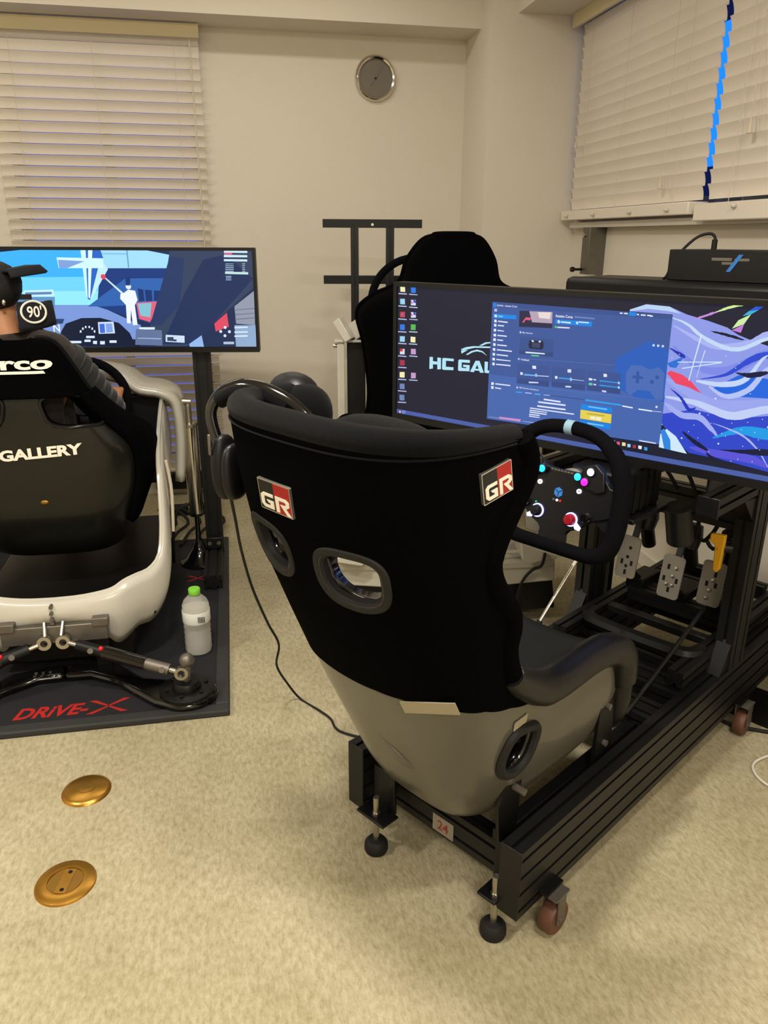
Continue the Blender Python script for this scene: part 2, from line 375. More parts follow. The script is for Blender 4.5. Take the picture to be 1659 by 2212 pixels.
# clock
t=thing('wall_clock',L,(.877,AW,2.176),'round chrome-rimmed wall clock with plain grey face','clock')
c=(.877,AW,2.176)
MB().lathe([(.106,0),(.108,.012),(.104,.024),(.096,.030),(.088,.026),(.085,.018),(.085,0)],c,(0,-1,0),48,True).part('rim','chrome',t)
MB().lathe([(.0,.014),(.086,.014),(.086,0.0)],c,(0,-1,0),48).part('dial','dial',t)
MB().lathe([(.0,.022),(.005,.02),(.005,.012)],c,(0,-1,0),12).part('centre_pin','black_plastic',t)
for ang,ln,wd in ((math.radians(35),.055,.004),(math.radians(215),.04,.005)):
    d=Vector((math.sin(ang),0,math.cos(ang)));MB().bar(Vector(c)+Vector((0,-.017,0)),Vector(c)+Vector((0,-.017,0))+d*ln,wd,.001,up=(0,1,0)).part('hand','dial',t)
# brass floor outlets
G=Frame(0,0,0)
t=thing('floor_outlet',G,(-.794,1.693,0),'round brass floor outlet cover with a small round centre cap','floor outlet','brass floor outlets')
MB().lathe([(.064,0),(.062,.004),(.052,.009),(.0,.010)],(-.794,1.693,0),(0,0,1),40).part('cover_plate','brass',t)
MB().lathe([(.021,.008),(.021,.0115),(.019,.012),(0,.012)],(-.794,1.693,0),(0,0,1),28).part('centre_cap','brass_dull',t)
MB().box(-.806,-.782,1.6905,1.6955,.0115,.0128).part('coin_slot','brass',t)
t=thing('floor_outlet',G,(-.727,1.379,0),'larger round brass floor outlet with recessed lid and two screw holes','floor outlet','brass floor outlets')
c=(-.727,1.379,0)
MB().lathe([(.068,0),(.066,.004),(.055,.008),(.040,.008),(.039,.005),(0,.005)],c,(0,0,1),44).part('cover_plate','brass',t)
MB().lathe([(.037,.004),(.037,.0066),(0,.0066)],c,(0,0,1),32).part('lid','brass_dull',t)
MB().box(-.727-.013,-.727+.013,1.379-.036,1.379+.036,.006,.0075).part('bridge','brass',t)
for dy in (-.026,.026): MB().cyl((-.727+.002,1.379+dy,.007),(-.727+.002,1.379+dy,.0079),.005).part('screw_hole','black_metal',t)

# pictures on the two screens: polygons, dots and words in the plane of each panel
SCR_R=[
('p','#4a5fa6',[(-0.716,0.906),(0.356,0.903),(0.361,0.875),(-0.716,0.886)]),
('p','#f3edb8',[(-0.708,1.269),(-0.69,1.269),(-0.689,1.254),(-0.707,1.254)]),
('p','#b9c4ea',[(-0.714,1.25),(-0.683,1.25),(-0.683,1.247),(-0.714,1.247)]),
('p','#9fd2f0',[(-0.708,1.234),(-0.69,1.235),(-0.689,1.219),(-0.707,1.219)]),
('p','#b9c4ea',[(-0.714,1.215),(-0.683,1.215),(-0.683,1.212),(-0.714,1.212)]),
('p','#c8484f',[(-0.707,1.197),(-0.689,1.198),(-0.689,1.182),(-0.707,1.182)]),
('p','#b9c4ea',[(-0.714,1.178),(-0.682,1.178),(-0.682,1.175),(-0.714,1.175)]),
('p','#2d7be0',[(-0.707,1.161),(-0.689,1.162),(-0.689,1.146),(-0.707,1.145)]),
('p','#b9c4ea',[(-0.714,1.141),(-0.682,1.142),(-0.682,1.139),(-0.714,1.138)]),
('p','#9fd2f0',[(-0.707,1.127),(-0.688,1.128),(-0.688,1.112),(-0.707,1.111)]),
('p','#b9c4ea',[(-0.713,1.107),(-0.681,1.108),(-0.681,1.105),(-0.713,1.104)]),
('p','#d8dcf4',[(-0.706,1.09),(-0.688,1.091),(-0.688,1.075),(-0.706,1.074)]),
('p','#b9c4ea',[(-0.713,1.07),(-0.681,1.071),(-0.681,1.068),(-0.713,1.067)]),
('p','#a63349',[(-0.706,1.057),(-0.687,1.058),(-0.687,1.042),(-0.706,1.041)]),
('p','#b9c4ea',[(-0.712,1.036),(-0.68,1.038),(-0.68,1.035),(-0.712,1.033)]),
('p','#f3edb8',[(-0.706,1.021),(-0.687,1.023),(-0.687,1.006),(-0.706,1.005)]),
('p','#b9c4ea',[(-0.712,1.0),(-0.68,1.002),(-0.68,0.999),(-0.712,0.997)]),
('p','#6f86b8',[(-0.705,0.986),(-0.687,0.988),(-0.686,0.971),(-0.705,0.97)]),
('p','#b9c4ea',[(-0.712,0.965),(-0.679,0.967),(-0.679,0.964),(-0.712,0.962)]),
('p','#6f86b8',[(-0.706,0.952),(-0.687,0.954),(-0.686,0.937),(-0.705,0.935)]),
('p','#b9c4ea',[(-0.712,0.93),(-0.68,0.933),(-0.679,0.93),(-0.712,0.927)]),
('p','#2d7be0',[(-0.668,1.269),(-0.65,1.269),(-0.65,1.253),(-0.667,1.253)]),
('p','#b9c4ea',[(-0.674,1.25),(-0.643,1.249),(-0.643,1.247),(-0.674,1.247)]),
('p','#d8dcf4',[(-0.667,1.233),(-0.649,1.234),(-0.649,1.218),(-0.667,1.218)]),
('p','#b9c4ea',[(-0.673,1.214),(-0.642,1.214),(-0.642,1.211),(-0.673,1.211)]),
('p','#d8dcf4',[(-0.666,1.199),(-0.648,1.199),(-0.648,1.184),(-0.666,1.183)]),
('p','#b9c4ea',[(-0.672,1.179),(-0.641,1.18),(-0.641,1.177),(-0.672,1.177)]),
('p','#59b85a',[(-0.666,1.164),(-0.648,1.165),(-0.648,1.149),(-0.666,1.148)]),
('p','#b9c4ea',[(-0.672,1.144),(-0.641,1.145),(-0.641,1.142),(-0.672,1.141)]),
('p','#f3edb8',[(-0.666,1.129),(-0.648,1.129),(-0.648,1.113),(-0.666,1.113)]),
('p','#b9c4ea',[(-0.672,1.109),(-0.641,1.11),(-0.641,1.107),(-0.672,1.106)]),
('p','#c79bd0',[(-0.664,1.094),(-0.646,1.095),(-0.645,1.079),(-0.664,1.078)]),
('p','#b9c4ea',[(-0.67,1.074),(-0.639,1.075),(-0.639,1.072),(-0.67,1.071)]),
('p','#c79bd0',[(-0.662,1.024),(-0.644,1.025),(-0.644,1.009),(-0.662,1.007)]),
('p','#b9c4ea',[(-0.669,1.003),(-0.637,1.005),(-0.637,1.002),(-0.669,1.0)]),
('p','#3a4fd0',[(-0.658,1.234),(-0.649,1.233),(-0.649,1.225),(-0.658,1.226)]),
('p','#e05a78',[(-0.666,1.231),(-0.661,1.227),(-0.661,1.222),(-0.666,1.224)]),
('p','#3a4fd0',[(-0.657,1.199),(-0.649,1.199),(-0.648,1.191),(-0.657,1.192)]),
('p','#e05a78',[(-0.666,1.196),(-0.661,1.193),(-0.66,1.188),(-0.666,1.19)]),
('p','#d8333c',[(-0.706,1.09),(-0.695,1.091),(-0.695,1.083),(-0.706,1.082)]),
('p','#d8333c',[(-0.707,1.197),(-0.696,1.198),(-0.696,1.19),(-0.707,1.19)]),
('d','#4b8de0',(-0.699, 1.19),0.0030),
('d','#f0a7c0',(-0.703, 0.9),0.0040),
('p','#8ea6e6',[(-0.695,0.905),(-0.681,0.905),(-0.681,0.902),(-0.695,0.902)]),
('p','#8ea6e6',[(-0.695,0.899),(-0.682,0.899),(-0.682,0.897),(-0.695,0.897)]),
('p','#b4e6f7',[(-0.594,1.077),(-0.582,1.078),(-0.581,1.045),(-0.594,1.042)]),
('p','#b4e6f7',[(-0.566,1.078),(-0.553,1.078),(-0.552,1.046),(-0.565,1.044)]),
('p','#b4e6f7',[(-0.582,1.066),(-0.565,1.066),(-0.564,1.058),(-0.582,1.057)]),
('p','#b4e6f7',[(-0.548,1.077),(-0.544,1.079),(-0.508,1.08),(-0.508,1.073),(-0.535,1.072),(-0.535,1.055),(-0.508,1.056),(-0.508,1.048),(-0.544,1.045),(-0.548,1.048)]),
('p','#b4e6f7',[(-0.492,1.077),(-0.489,1.08),(-0.453,1.082),(-0.453,1.074),(-0.48,1.073),(-0.48,1.058),(-0.464,1.058),(-0.464,1.061),(-0.475,1.061),(-0.475,1.067),(-0.453,1.068),(-0.453,1.051),(-0.488,1.048),(-0.492,1.05)]),
('p','#b4e6f7',[(-0.434,1.082),(-0.421,1.083),(-0.405,1.052),(-0.418,1.051),(-0.428,1.072),(-0.438,1.05),(-0.451,1.05)]),
('p','#b4e6f7',[(-0.435,1.06),(-0.419,1.061),(-0.417,1.056),(-0.438,1.055)]),
('p','#b4e6f7',[(-0.404,1.083),(-0.393,1.083),(-0.393,1.06),(-0.385,1.06),(-0.385,1.053),(-0.4,1.052),(-0.403,1.054)]),
('p','#b4e6f7',[(-0.485,1.109),(-0.468,1.116),(-0.444,1.121),(-0.386,1.125),(-0.386,1.121),(-0.439,1.117),(-0.461,1.111),(-0.477,1.107)]),
('p','#b4e6f7',[(-0.484,1.106),(-0.461,1.109),(-0.482,1.097)]),
('p','#b4e6f7',[(-0.467,1.096),(-0.45,1.107),(-0.43,1.113),(-0.412,1.11),(-0.397,1.099),(-0.414,1.107),(-0.431,1.108),(-0.445,1.104),(-0.462,1.095)]),
('p','#b4e6f7',[(-0.425,1.124),(-0.404,1.135),(-0.386,1.137),(-0.386,1.134),(-0.401,1.131),(-0.414,1.125)]),
('p','#8f9be8',[(-0.005,1.245),(0.033,1.259),(0.088,1.257),(0.13,1.242),(0.18,1.231),(0.221,1.22),(0.247,1.206),(0.271,1.198),(0.31,1.188),(0.335,1.036),(0.313,1.025),(0.259,1.021),(0.199,1.014),(0.151,0.991),(0.104,0.984),(0.096,1.027),(0.099,1.157),(0.098,1.24),(-0.005,1.241)]),
('p','#b9d4f4',[(-0.005,1.245),(0.033,1.259),(0.088,1.257),(0.117,1.243),(0.083,1.247),(0.039,1.249),(-0.005,1.241)]),
('p','#2f46c8',[(0.102,1.011),(0.175,1.032),(0.259,1.023),(0.334,1.04),(0.476,1.042),(0.498,0.92),(0.354,0.917),(0.253,0.926),(0.177,0.929),(0.126,0.965),(0.104,0.989)]),
('p','#1f66dd',[(0.209,1.085),(0.263,1.122),(0.321,1.119),(0.409,1.129),(0.464,1.107),(0.47,1.074),(0.382,1.081),(0.29,1.075),(0.232,1.071)]),
('p','#a9b4f2',[(0.103,1.214),(0.115,1.208),(0.132,1.199),(0.151,1.189),(0.172,1.18),(0.191,1.173),(0.208,1.171),(0.225,1.171),(0.242,1.173),(0.257,1.176),(0.27,1.179),(0.28,1.183),(0.288,1.187),(0.294,1.192),(0.298,1.197),(0.303,1.201),(0.313,1.206),(0.328,1.211),(0.346,1.218),(0.365,1.224),(0.38,1.23),(0.391,1.235),(0.39,1.237),(0.378,1.236),(0.362,1.233),(0.342,1.228),(0.323,1.224),(0.307,1.219),(0.295,1.215),(0.288,1.209),(0.282,1.205),(0.278,1.201),(0.273,1.198),(0.264,1.195),(0.252,1.191),(0.238,1.188),(0.223,1.185),(0.208,1.184),(0.193,1.185),(0.175,1.189),(0.155,1.197),(0.135,1.205),(0.117,1.212),(0.104,1.217)]),
('p','#c4daf6',[(0.093,1.233),(0.099,1.231),(0.109,1.228),(0.119,1.225),(0.129,1.22),(0.139,1.215),(0.148,1.207),(0.159,1.199),(0.171,1.192),(0.185,1.185),(0.201,1.179),(0.218,1.173),(0.236,1.17),(0.253,1.171),(0.269,1.177),(0.283,1.186),(0.298,1.195),(0.312,1.201),(0.33,1.207),(0.349,1.212),(0.365,1.216),(0.376,1.22),(0.376,1.221),(0.364,1.219),(0.347,1.217),(0.328,1.213),(0.31,1.208),(0.294,1.202),(0.279,1.193),(0.265,1.185),(0.251,1.18),(0.236,1.179),(0.22,1.182),(0.203,1.187),(0.188,1.193),(0.174,1.199),(0.163,1.205),(0.152,1.213),(0.142,1.22),(0.131,1.225),(0.12,1.229),(0.109,1.231),(0.1,1.233),(0.093,1.234)]),
('p','#7d8ae6',[(0.107,1.169),(0.115,1.162),(0.126,1.152),(0.14,1.14),(0.154,1.13),(0.169,1.122),(0.183,1.117),(0.197,1.115),(0.211,1.115),(0.225,1.116),(0.239,1.119),(0.254,1.124),(0.267,1.132),(0.281,1.142),(0.293,1.152),(0.306,1.16),(0.319,1.167),(0.336,1.172),(0.355,1.176),(0.373,1.18),(0.388,1.184),(0.399,1.187),(0.398,1.19),(0.387,1.19),(0.371,1.19),(0.352,1.189),(0.332,1.186),(0.314,1.182),(0.298,1.176),(0.283,1.167),(0.269,1.158),(0.257,1.149),(0.245,1.142),(0.233,1.137),(0.221,1.134),(0.209,1.132),(0.197,1.131),(0.185,1.132),(0.174,1.134),(0.16,1.14),(0.145,1.149),(0.131,1.158),(0.118,1.166),(0.109,1.172)]),
('p','#2b49cf',[(0.178,1.102),(0.186,1.103),(0.197,1.105),(0.209,1.108),(0.222,1.111),(0.234,1.115),(0.244,1.12),(0.253,1.127),(0.262,1.134),(0.27,1.141),(0.278,1.146),(0.285,1.151),(0.291,1.154),(0.296,1.157),(0.302,1.159),(0.308,1.161),(0.317,1.163),(0.33,1.165),(0.346,1.166),(0.362,1.167),(0.375,1.169),(0.384,1.171),(0.384,1.174),(0.375,1.175),(0.361,1.176),(0.345,1.177),(0.329,1.177),(0.315,1.176),(0.305,1.175),(0.296,1.172),(0.29,1.17),(0.284,1.166),(0.278,1.162),(0.27,1.156),(0.263,1.149),(0.255,1.142),(0.247,1.134),(0.239,1.127),(0.231,1.121),(0.22,1.116),(0.208,1.112),(0.196,1.108),(0.185,1.105),(0.178,1.103)]),
('p','#c6d6f8',[(0.17,1.095),(0.178,1.094),(0.189,1.092),(0.201,1.091),(0.214,1.09),(0.226,1.09),(0.236,1.091),(0.247,1.093),(0.256,1.095),(0.266,1.099),(0.274,1.104),(0.282,1.111),(0.288,1.12),(0.294,1.131),(0.298,1.141),(0.302,1.15),(0.305,1.156),(0.308,1.16),(0.31,1.163),(0.312,1.165),(0.313,1.167),(0.314,1.169),(0.313,1.169),(0.311,1.169),(0.31,1.168),(0.307,1.166),(0.304,1.164),(0.3,1.16),(0.296,1.153),(0.291,1.145),(0.286,1.135),(0.28,1.126),(0.274,1.119),(0.268,1.114),(0.261,1.11),(0.253,1.107),(0.244,1.105),(0.234,1.103),(0.225,1.101),(0.214,1.1),(0.201,1.1),(0.189,1.1),(0.178,1.1),(0.171,1.099)]),
('p','#b5c4f6',[(0.2,1.087),(0.205,1.083),(0.212,1.078),(0.22,1.073),(0.23,1.068),(0.24,1.066),(0.249,1.066),(0.259,1.069),(0.269,1.073),(0.278,1.078),(0.287,1.085),(0.295,1.092),(0.301,1.102),(0.306,1.111),(0.31,1.121),(0.316,1.13),(0.323,1.139),(0.335,1.149),(0.349,1.159),(0.363,1.168),(0.375,1.177),(0.383,1.183),(0.382,1.184),(0.373,1.18),(0.36,1.173),(0.345,1.164),(0.33,1.155),(0.318,1.146),(0.308,1.137),(0.301,1.127),(0.296,1.117),(0.291,1.108),(0.286,1.101),(0.28,1.094),(0.272,1.089),(0.264,1.084),(0.255,1.08),(0.247,1.077),(0.24,1.076),(0.232,1.077),(0.223,1.08),(0.215,1.084),(0.207,1.088),(0.201,1.09)]),
('p','#9aa6ee',[(0.101,1.091),(0.109,1.085),(0.121,1.078),(0.135,1.07),(0.15,1.062),(0.164,1.055),(0.177,1.05),(0.188,1.045),(0.2,1.041),(0.213,1.038),(0.227,1.036),(0.244,1.037),(0.262,1.04),(0.28,1.044),(0.299,1.049),(0.318,1.055),(0.337,1.061),(0.358,1.067),(0.381,1.075),(0.402,1.083),(0.42,1.09),(0.432,1.096),(0.432,1.099),(0.418,1.097),(0.399,1.093),(0.377,1.088),(0.354,1.083),(0.332,1.078),(0.313,1.074),(0.294,1.07),(0.275,1.067),(0.258,1.064),(0.242,1.062),(0.228,1.061),(0.216,1.062),(0.205,1.064),(0.195,1.067),(0.184,1.071),(0.171,1.074),(0.157,1.079),(0.142,1.084),(0.127,1.09),(0.114,1.094),(0.104,1.096)]),
('p','#c3d0f7',[(0.104,1.051),(0.113,1.049),(0.126,1.048),(0.141,1.046),(0.157,1.044),(0.173,1.042),(0.187,1.038),(0.202,1.033),(0.218,1.028),(0.234,1.023),(0.25,1.02),(0.267,1.021),(0.281,1.024),(0.295,1.03),(0.308,1.036),(0.322,1.042),(0.338,1.047),(0.359,1.053),(0.382,1.058),(0.405,1.063),(0.424,1.067),(0.437,1.072),(0.436,1.074),(0.422,1.074),(0.403,1.073),(0.38,1.07),(0.356,1.067),(0.335,1.063),(0.317,1.059),(0.302,1.053),(0.288,1.048),(0.276,1.043),(0.264,1.039),(0.251,1.038),(0.237,1.04),(0.222,1.044),(0.206,1.048),(0.19,1.052),(0.175,1.054),(0.158,1.055),(0.142,1.055),(0.126,1.055),(0.113,1.055),(0.104,1.054)]),
('p','#a3aef0',[(0.104,1.036),(0.109,1.031),(0.116,1.025),(0.125,1.019),(0.134,1.014),(0.144,1.009),(0.153,1.007),(0.163,1.007),(0.172,1.008),(0.179,1.009),(0.186,1.009),(0.191,1.007),(0.198,1.004),(0.204,0.999),(0.21,0.994),(0.216,0.989),(0.222,0.986),(0.226,0.983),(0.229,0.98),(0.233,0.978),(0.235,0.976),(0.237,0.975),(0.238,0.975),(0.237,0.978),(0.236,0.981),(0.233,0.984),(0.231,0.988),(0.227,0.992),(0.223,0.997),(0.217,1.002),(0.211,1.009),(0.204,1.015),(0.197,1.02),(0.188,1.023),(0.179,1.023),(0.17,1.023),(0.162,1.022),(0.155,1.021),(0.148,1.022),(0.14,1.025),(0.13,1.029),(0.121,1.034),(0.113,1.037),(0.107,1.039)]),
('p','#1c2fae',[(0.1,1.165),(0.101,1.164),(0.103,1.162),(0.106,1.161),(0.109,1.159),(0.112,1.157),(0.115,1.155),(0.119,1.153),(0.122,1.151),(0.124,1.15),(0.127,1.148),(0.128,1.147),(0.13,1.146),(0.131,1.146),(0.132,1.145),(0.133,1.145),(0.134,1.145),(0.135,1.144),(0.135,1.144),(0.136,1.145),(0.137,1.145),(0.138,1.146),(0.139,1.147),(0.139,1.148),(0.139,1.149),(0.139,1.15),(0.139,1.15),(0.138,1.151),(0.137,1.152),(0.136,1.153),(0.135,1.153),(0.134,1.154),(0.132,1.155),(0.13,1.156),(0.128,1.157),(0.125,1.158),(0.121,1.159),(0.118,1.16),(0.114,1.161),(0.111,1.163),(0.107,1.164),(0.104,1.165),(0.102,1.165),(0.1,1.166)]),
('p','#2038b8',[(0.114,1.073),(0.116,1.071),(0.12,1.068),(0.124,1.065),(0.128,1.062),(0.133,1.058),(0.137,1.055),(0.141,1.051),(0.144,1.048),(0.146,1.044),(0.149,1.04),(0.152,1.036),(0.155,1.032),(0.158,1.029),(0.161,1.027),(0.166,1.026),(0.169,1.027),(0.172,1.029),(0.175,1.031),(0.177,1.033),(0.178,1.035),(0.179,1.036),(0.179,1.037),(0.177,1.037),(0.174,1.036),(0.172,1.035),(0.17,1.034),(0.167,1.034),(0.166,1.033),(0.164,1.034),(0.163,1.035),(0.161,1.037),(0.158,1.041),(0.155,1.044),(0.152,1.048),(0.148,1.052),(0.145,1.056),(0.14,1.059),(0.136,1.062),(0.131,1.065),(0.126,1.068),(0.121,1.07),(0.117,1.072),(0.114,1.074)]),
('p','#1e9be6',[(0.226,0.972),(0.232,0.974),(0.239,0.977),(0.248,0.98),(0.257,0.984),(0.267,0.987),(0.276,0.99),(0.284,0.991),(0.291,0.991),(0.297,0.991),(0.304,0.99),(0.312,0.988),(0.32,0.988),(0.33,0.987),(0.342,0.988),(0.356,0.991),(0.373,0.994),(0.391,0.998),(0.408,1.002),(0.424,1.006),(0.437,1.011),(0.446,1.016),(0.446,1.02),(0.436,1.021),(0.422,1.021),(0.405,1.02),(0.387,1.018),(0.369,1.016),(0.353,1.014),(0.339,1.013),(0.329,1.012),(0.32,1.012),(0.312,1.012),(0.305,1.012),(0.297,1.011),(0.289,1.01),(0.28,1.007),(0.271,1.004),(0.262,0.999),(0.253,0.993),(0.244,0.987),(0.237,0.982),(0.23,0.977),(0.225,0.974)]),
('p','#5a54d8',[(0.177,0.941),(0.181,0.94),(0.187,0.938),(0.194,0.936),(0.202,0.935),(0.211,0.933),(0.22,0.932),(0.23,0.931),(0.241,0.93),(0.253,0.93),(0.266,0.93),(0.278,0.93),(0.291,0.93),(0.301,0.93),(0.311,0.929),(0.318,0.929),(0.325,0.928),(0.332,0.927),(0.338,0.926),(0.343,0.925),(0.348,0.925),(0.352,0.926),(0.353,0.929),(0.35,0.932),(0.346,0.935),(0.342,0.938),(0.336,0.941),(0.329,0.944),(0.321,0.947),(0.312,0.948),(0.302,0.949),(0.291,0.949),(0.278,0.949),(0.266,0.949),(0.253,0.948),(0.241,0.947),(0.231,0.947),(0.221,0.947),(0.212,0.946),(0.203,0.946),(0.195,0.946),(0.188,0.946),(0.182,0.945),(0.177,0.944)]),
('p','#a9b6f4',[(0.221,1.006),(0.227,1.005),(0.235,1.003),(0.245,1.001),(0.255,0.998),(0.265,0.995),(0.275,0.992),(0.283,0.989),(0.29,0.986),(0.296,0.983),(0.301,0.979),(0.307,0.975),(0.312,0.971),(0.317,0.967),(0.322,0.963),(0.327,0.958),(0.332,0.952),(0.337,0.946),(0.341,0.94),(0.346,0.935),(0.349,0.93),(0.352,0.927),(0.353,0.928),(0.351,0.931),(0.347,0.936),(0.343,0.942),(0.339,0.948),(0.334,0.955),(0.329,0.961),(0.324,0.966),(0.319,0.97),(0.314,0.975),(0.309,0.979),(0.304,0.983),(0.298,0.986),(0.291,0.99),(0.284,0.993),(0.276,0.996),(0.266,0.998),(0.255,1.001),(0.245,1.003),(0.235,1.005),(0.227,1.006),(0.221,1.007)]),
('p','#14183a',[(0.155,0.976),(0.156,0.974),(0.158,0.973),(0.16,0.971),(0.163,0.968),(0.166,0.966),(0.169,0.963),(0.172,0.961),(0.175,0.959),(0.179,0.956),(0.182,0.954),(0.185,0.952),(0.189,0.95),(0.192,0.949),(0.196,0.947),(0.2,0.945),(0.204,0.944),(0.208,0.943),(0.211,0.942),(0.214,0.941),(0.217,0.941),(0.219,0.941),(0.22,0.942),(0.219,0.944),(0.217,0.946),(0.214,0.948),(0.211,0.95),(0.207,0.952),(0.204,0.954),(0.2,0.956),(0.197,0.958),(0.193,0.959),(0.19,0.961),(0.187,0.963),(0.183,0.964),(0.18,0.966),(0.176,0.968),(0.173,0.97),(0.169,0.971),(0.166,0.973),(0.163,0.975),(0.16,0.976),(0.158,0.977),(0.156,0.977)]),
('p','#14183a',[(0.246,0.948),(0.251,0.948),(0.258,0.948),(0.266,0.948),(0.274,0.948),(0.283,0.948),(0.292,0.948),(0.3,0.949),(0.306,0.949),(0.312,0.949),(0.318,0.949),(0.323,0.95),(0.33,0.95),(0.338,0.951),(0.348,0.953),(0.362,0.955),(0.378,0.957),(0.396,0.96),(0.414,0.963),(0.431,0.966),(0.445,0.969),(0.454,0.972),(0.454,0.975),(0.444,0.975),(0.43,0.975),(0.413,0.974),(0.395,0.972),(0.376,0.971),(0.36,0.969),(0.346,0.967),(0.336,0.966),(0.328,0.965),(0.322,0.964),(0.316,0.962),(0.311,0.961),(0.305,0.96),(0.299,0.958),(0.291,0.957),(0.283,0.955),(0.274,0.954),(0.265,0.952),(0.257,0.951),(0.251,0.95),(0.246,0.949)]),
('p','#14183a',[(0.216,0.936),(0.216,0.935),(0.217,0.934),(0.218,0.932),(0.22,0.931),(0.221,0.929),(0.223,0.928),(0.224,0.927),(0.226,0.925),(0.228,0.924),(0.23,0.923),(0.232,0.922),(0.235,0.922),(0.237,0.921),(0.24,0.921),(0.243,0.921),(0.245,0.921),(0.248,0.921),(0.25,0.922),(0.252,0.922),(0.254,0.923),(0.255,0.923),(0.256,0.924),(0.254,0.925),(0.253,0.926),(0.251,0.927),(0.248,0.927),(0.246,0.928),(0.243,0.928),(0.241,0.928),(0.238,0.929),(0.236,0.929),(0.234,0.93),(0.233,0.93),(0.231,0.931),(0.229,0.931),(0.228,0.932),(0.226,0.933),(0.224,0.934),(0.222,0.935),(0.221,0.936),(0.219,0.936),(0.218,0.937),(0.217,0.937)]),
('p','#14183a',[(0.253,1.125),(0.255,1.124),(0.257,1.123),(0.259,1.122),(0.262,1.122),(0.265,1.121),(0.268,1.12),(0.271,1.119),(0.275,1.118),(0.278,1.117),(0.282,1.117),(0.285,1.117),(0.289,1.118),(0.293,1.119),(0.297,1.12),(0.302,1.121),(0.306,1.122),(0.309,1.124),(0.313,1.126),(0.316,1.128),(0.318,1.129),(0.32,1.132),(0.319,1.134),(0.316,1.135),(0.313,1.135),(0.31,1.134),(0.306,1.134),(0.302,1.133),(0.298,1.132),(0.294,1.131),(0.29,1.13),(0.286,1.129),(0.283,1.128),(0.28,1.128),(0.278,1.127),(0.274,1.127),(0.271,1.127),(0.268,1.126),(0.265,1.126),(0.262,1.126),(0.26,1.126),(0.257,1.126),(0.255,1.126),(0.253,1.126)]),
('p','#11152c',[(0.187,1.209),(0.189,1.209),(0.192,1.208),(0.194,1.207),(0.198,1.206),(0.201,1.206),(0.205,1.205),(0.209,1.204),(0.212,1.203),(0.216,1.203),(0.22,1.202),(0.223,1.201),(0.227,1.2),(0.231,1.2),(0.235,1.199),(0.239,1.198),(0.244,1.197),(0.248,1.197),(0.251,1.196),(0.255,1.196),(0.257,1.196),(0.26,1.196),(0.26,1.197),(0.258,1.198),(0.255,1.199),(0.252,1.2),(0.248,1.201),(0.244,1.203),(0.24,1.204),(0.236,1.205),(0.232,1.205),(0.228,1.206),(0.224,1.207),(0.22,1.208),(0.217,1.208),(0.213,1.209),(0.209,1.209),(0.205,1.209),(0.201,1.21),(0.198,1.21),(0.195,1.21),(0.192,1.21),(0.189,1.21),(0.187,1.21)]),
('p','#c98ad8',[(0.148,1.232),(0.149,1.233),(0.151,1.233),(0.153,1.234),(0.156,1.234),(0.159,1.235),(0.161,1.236),(0.164,1.237),(0.167,1.238),(0.17,1.239),(0.172,1.24),(0.175,1.241),(0.177,1.242),(0.18,1.243),(0.183,1.244),(0.185,1.245),(0.188,1.247),(0.19,1.248),(0.193,1.249),(0.194,1.25),(0.196,1.251),(0.197,1.253),(0.197,1.253),(0.195,1.253),(0.193,1.253),(0.191,1.252),(0.189,1.251),(0.186,1.251),(0.183,1.25),(0.18,1.249),(0.178,1.247),(0.175,1.246),(0.173,1.245),(0.17,1.244),(0.168,1.243),(0.165,1.242),(0.162,1.241),(0.16,1.24),(0.157,1.239),(0.155,1.237),(0.152,1.236),(0.15,1.235),(0.149,1.234),(0.147,1.233)]),
('p','#d6f0a0',[(0.193,1.251),(0.195,1.251),(0.198,1.252),(0.201,1.253),(0.204,1.254),(0.207,1.255),(0.211,1.256),(0.214,1.258),(0.217,1.259),(0.221,1.26),(0.224,1.261),(0.227,1.262),(0.23,1.263),(0.233,1.264),(0.236,1.265),(0.24,1.266),(0.243,1.266),(0.246,1.267),(0.249,1.268),(0.251,1.269),(0.253,1.269),(0.255,1.27),(0.255,1.271),(0.253,1.271),(0.251,1.271),(0.248,1.271),(0.245,1.27),(0.242,1.27),(0.239,1.27),(0.235,1.269),(0.232,1.269),(0.228,1.268),(0.225,1.267),(0.222,1.266),(0.219,1.265),(0.215,1.264),(0.212,1.262),(0.208,1.261),(0.205,1.259),(0.202,1.257),(0.199,1.256),(0.197,1.254),(0.194,1.253),(0.193,1.252)]),
('p','#c07ad8',[(0.232,1.215),(0.255,1.23),(0.251,1.211)]),
('p','#cdeea6',[(0.231,1.218),(0.242,1.237),(0.266,1.251),(0.255,1.23)]),
('p','#35b3d8',[(0.249,1.246),(0.26,1.257),(0.28,1.261),(0.266,1.251)]),
('p','#2a54d0',[(0.26,1.257),(0.273,1.269),(0.289,1.268),(0.28,1.261)]),
('p','#ee4563',[(0.101,1.106),(0.109,1.114),(0.137,1.108),(0.156,1.098),(0.187,1.07),(0.156,1.081),(0.125,1.086),(0.108,1.102)]),
('p','#2b6fd6',[(0.1,1.13),(0.136,1.149),(0.121,1.121),(0.106,1.122)]),
('p','#cfe9fb',[(0.104,0.962),(0.118,0.977),(0.142,0.963),(0.173,0.926),(0.133,0.928),(0.105,0.93)]),
('p','#2e86de',[(0.104,0.971),(0.112,0.977),(0.13,0.952),(0.134,0.928),(0.118,0.929)]),
('d','#e6f2ff',(0.156, 0.961),0.0020),
('d','#e6f2ff',(0.18, 0.996),0.0010),
('d','#e6f2ff',(0.189, 1.025),0.0020),
('d','#e6f2ff',(0.208, 1.024),0.0010),
('d','#e6f2ff',(0.217, 1.006),0.0010),
('d','#e6f2ff',(0.219, 1.063),0.0020),
('d','#e6f2ff',(0.262, 1.013),0.0010),
('d','#e6f2ff',(0.295, 1.02),0.0010),
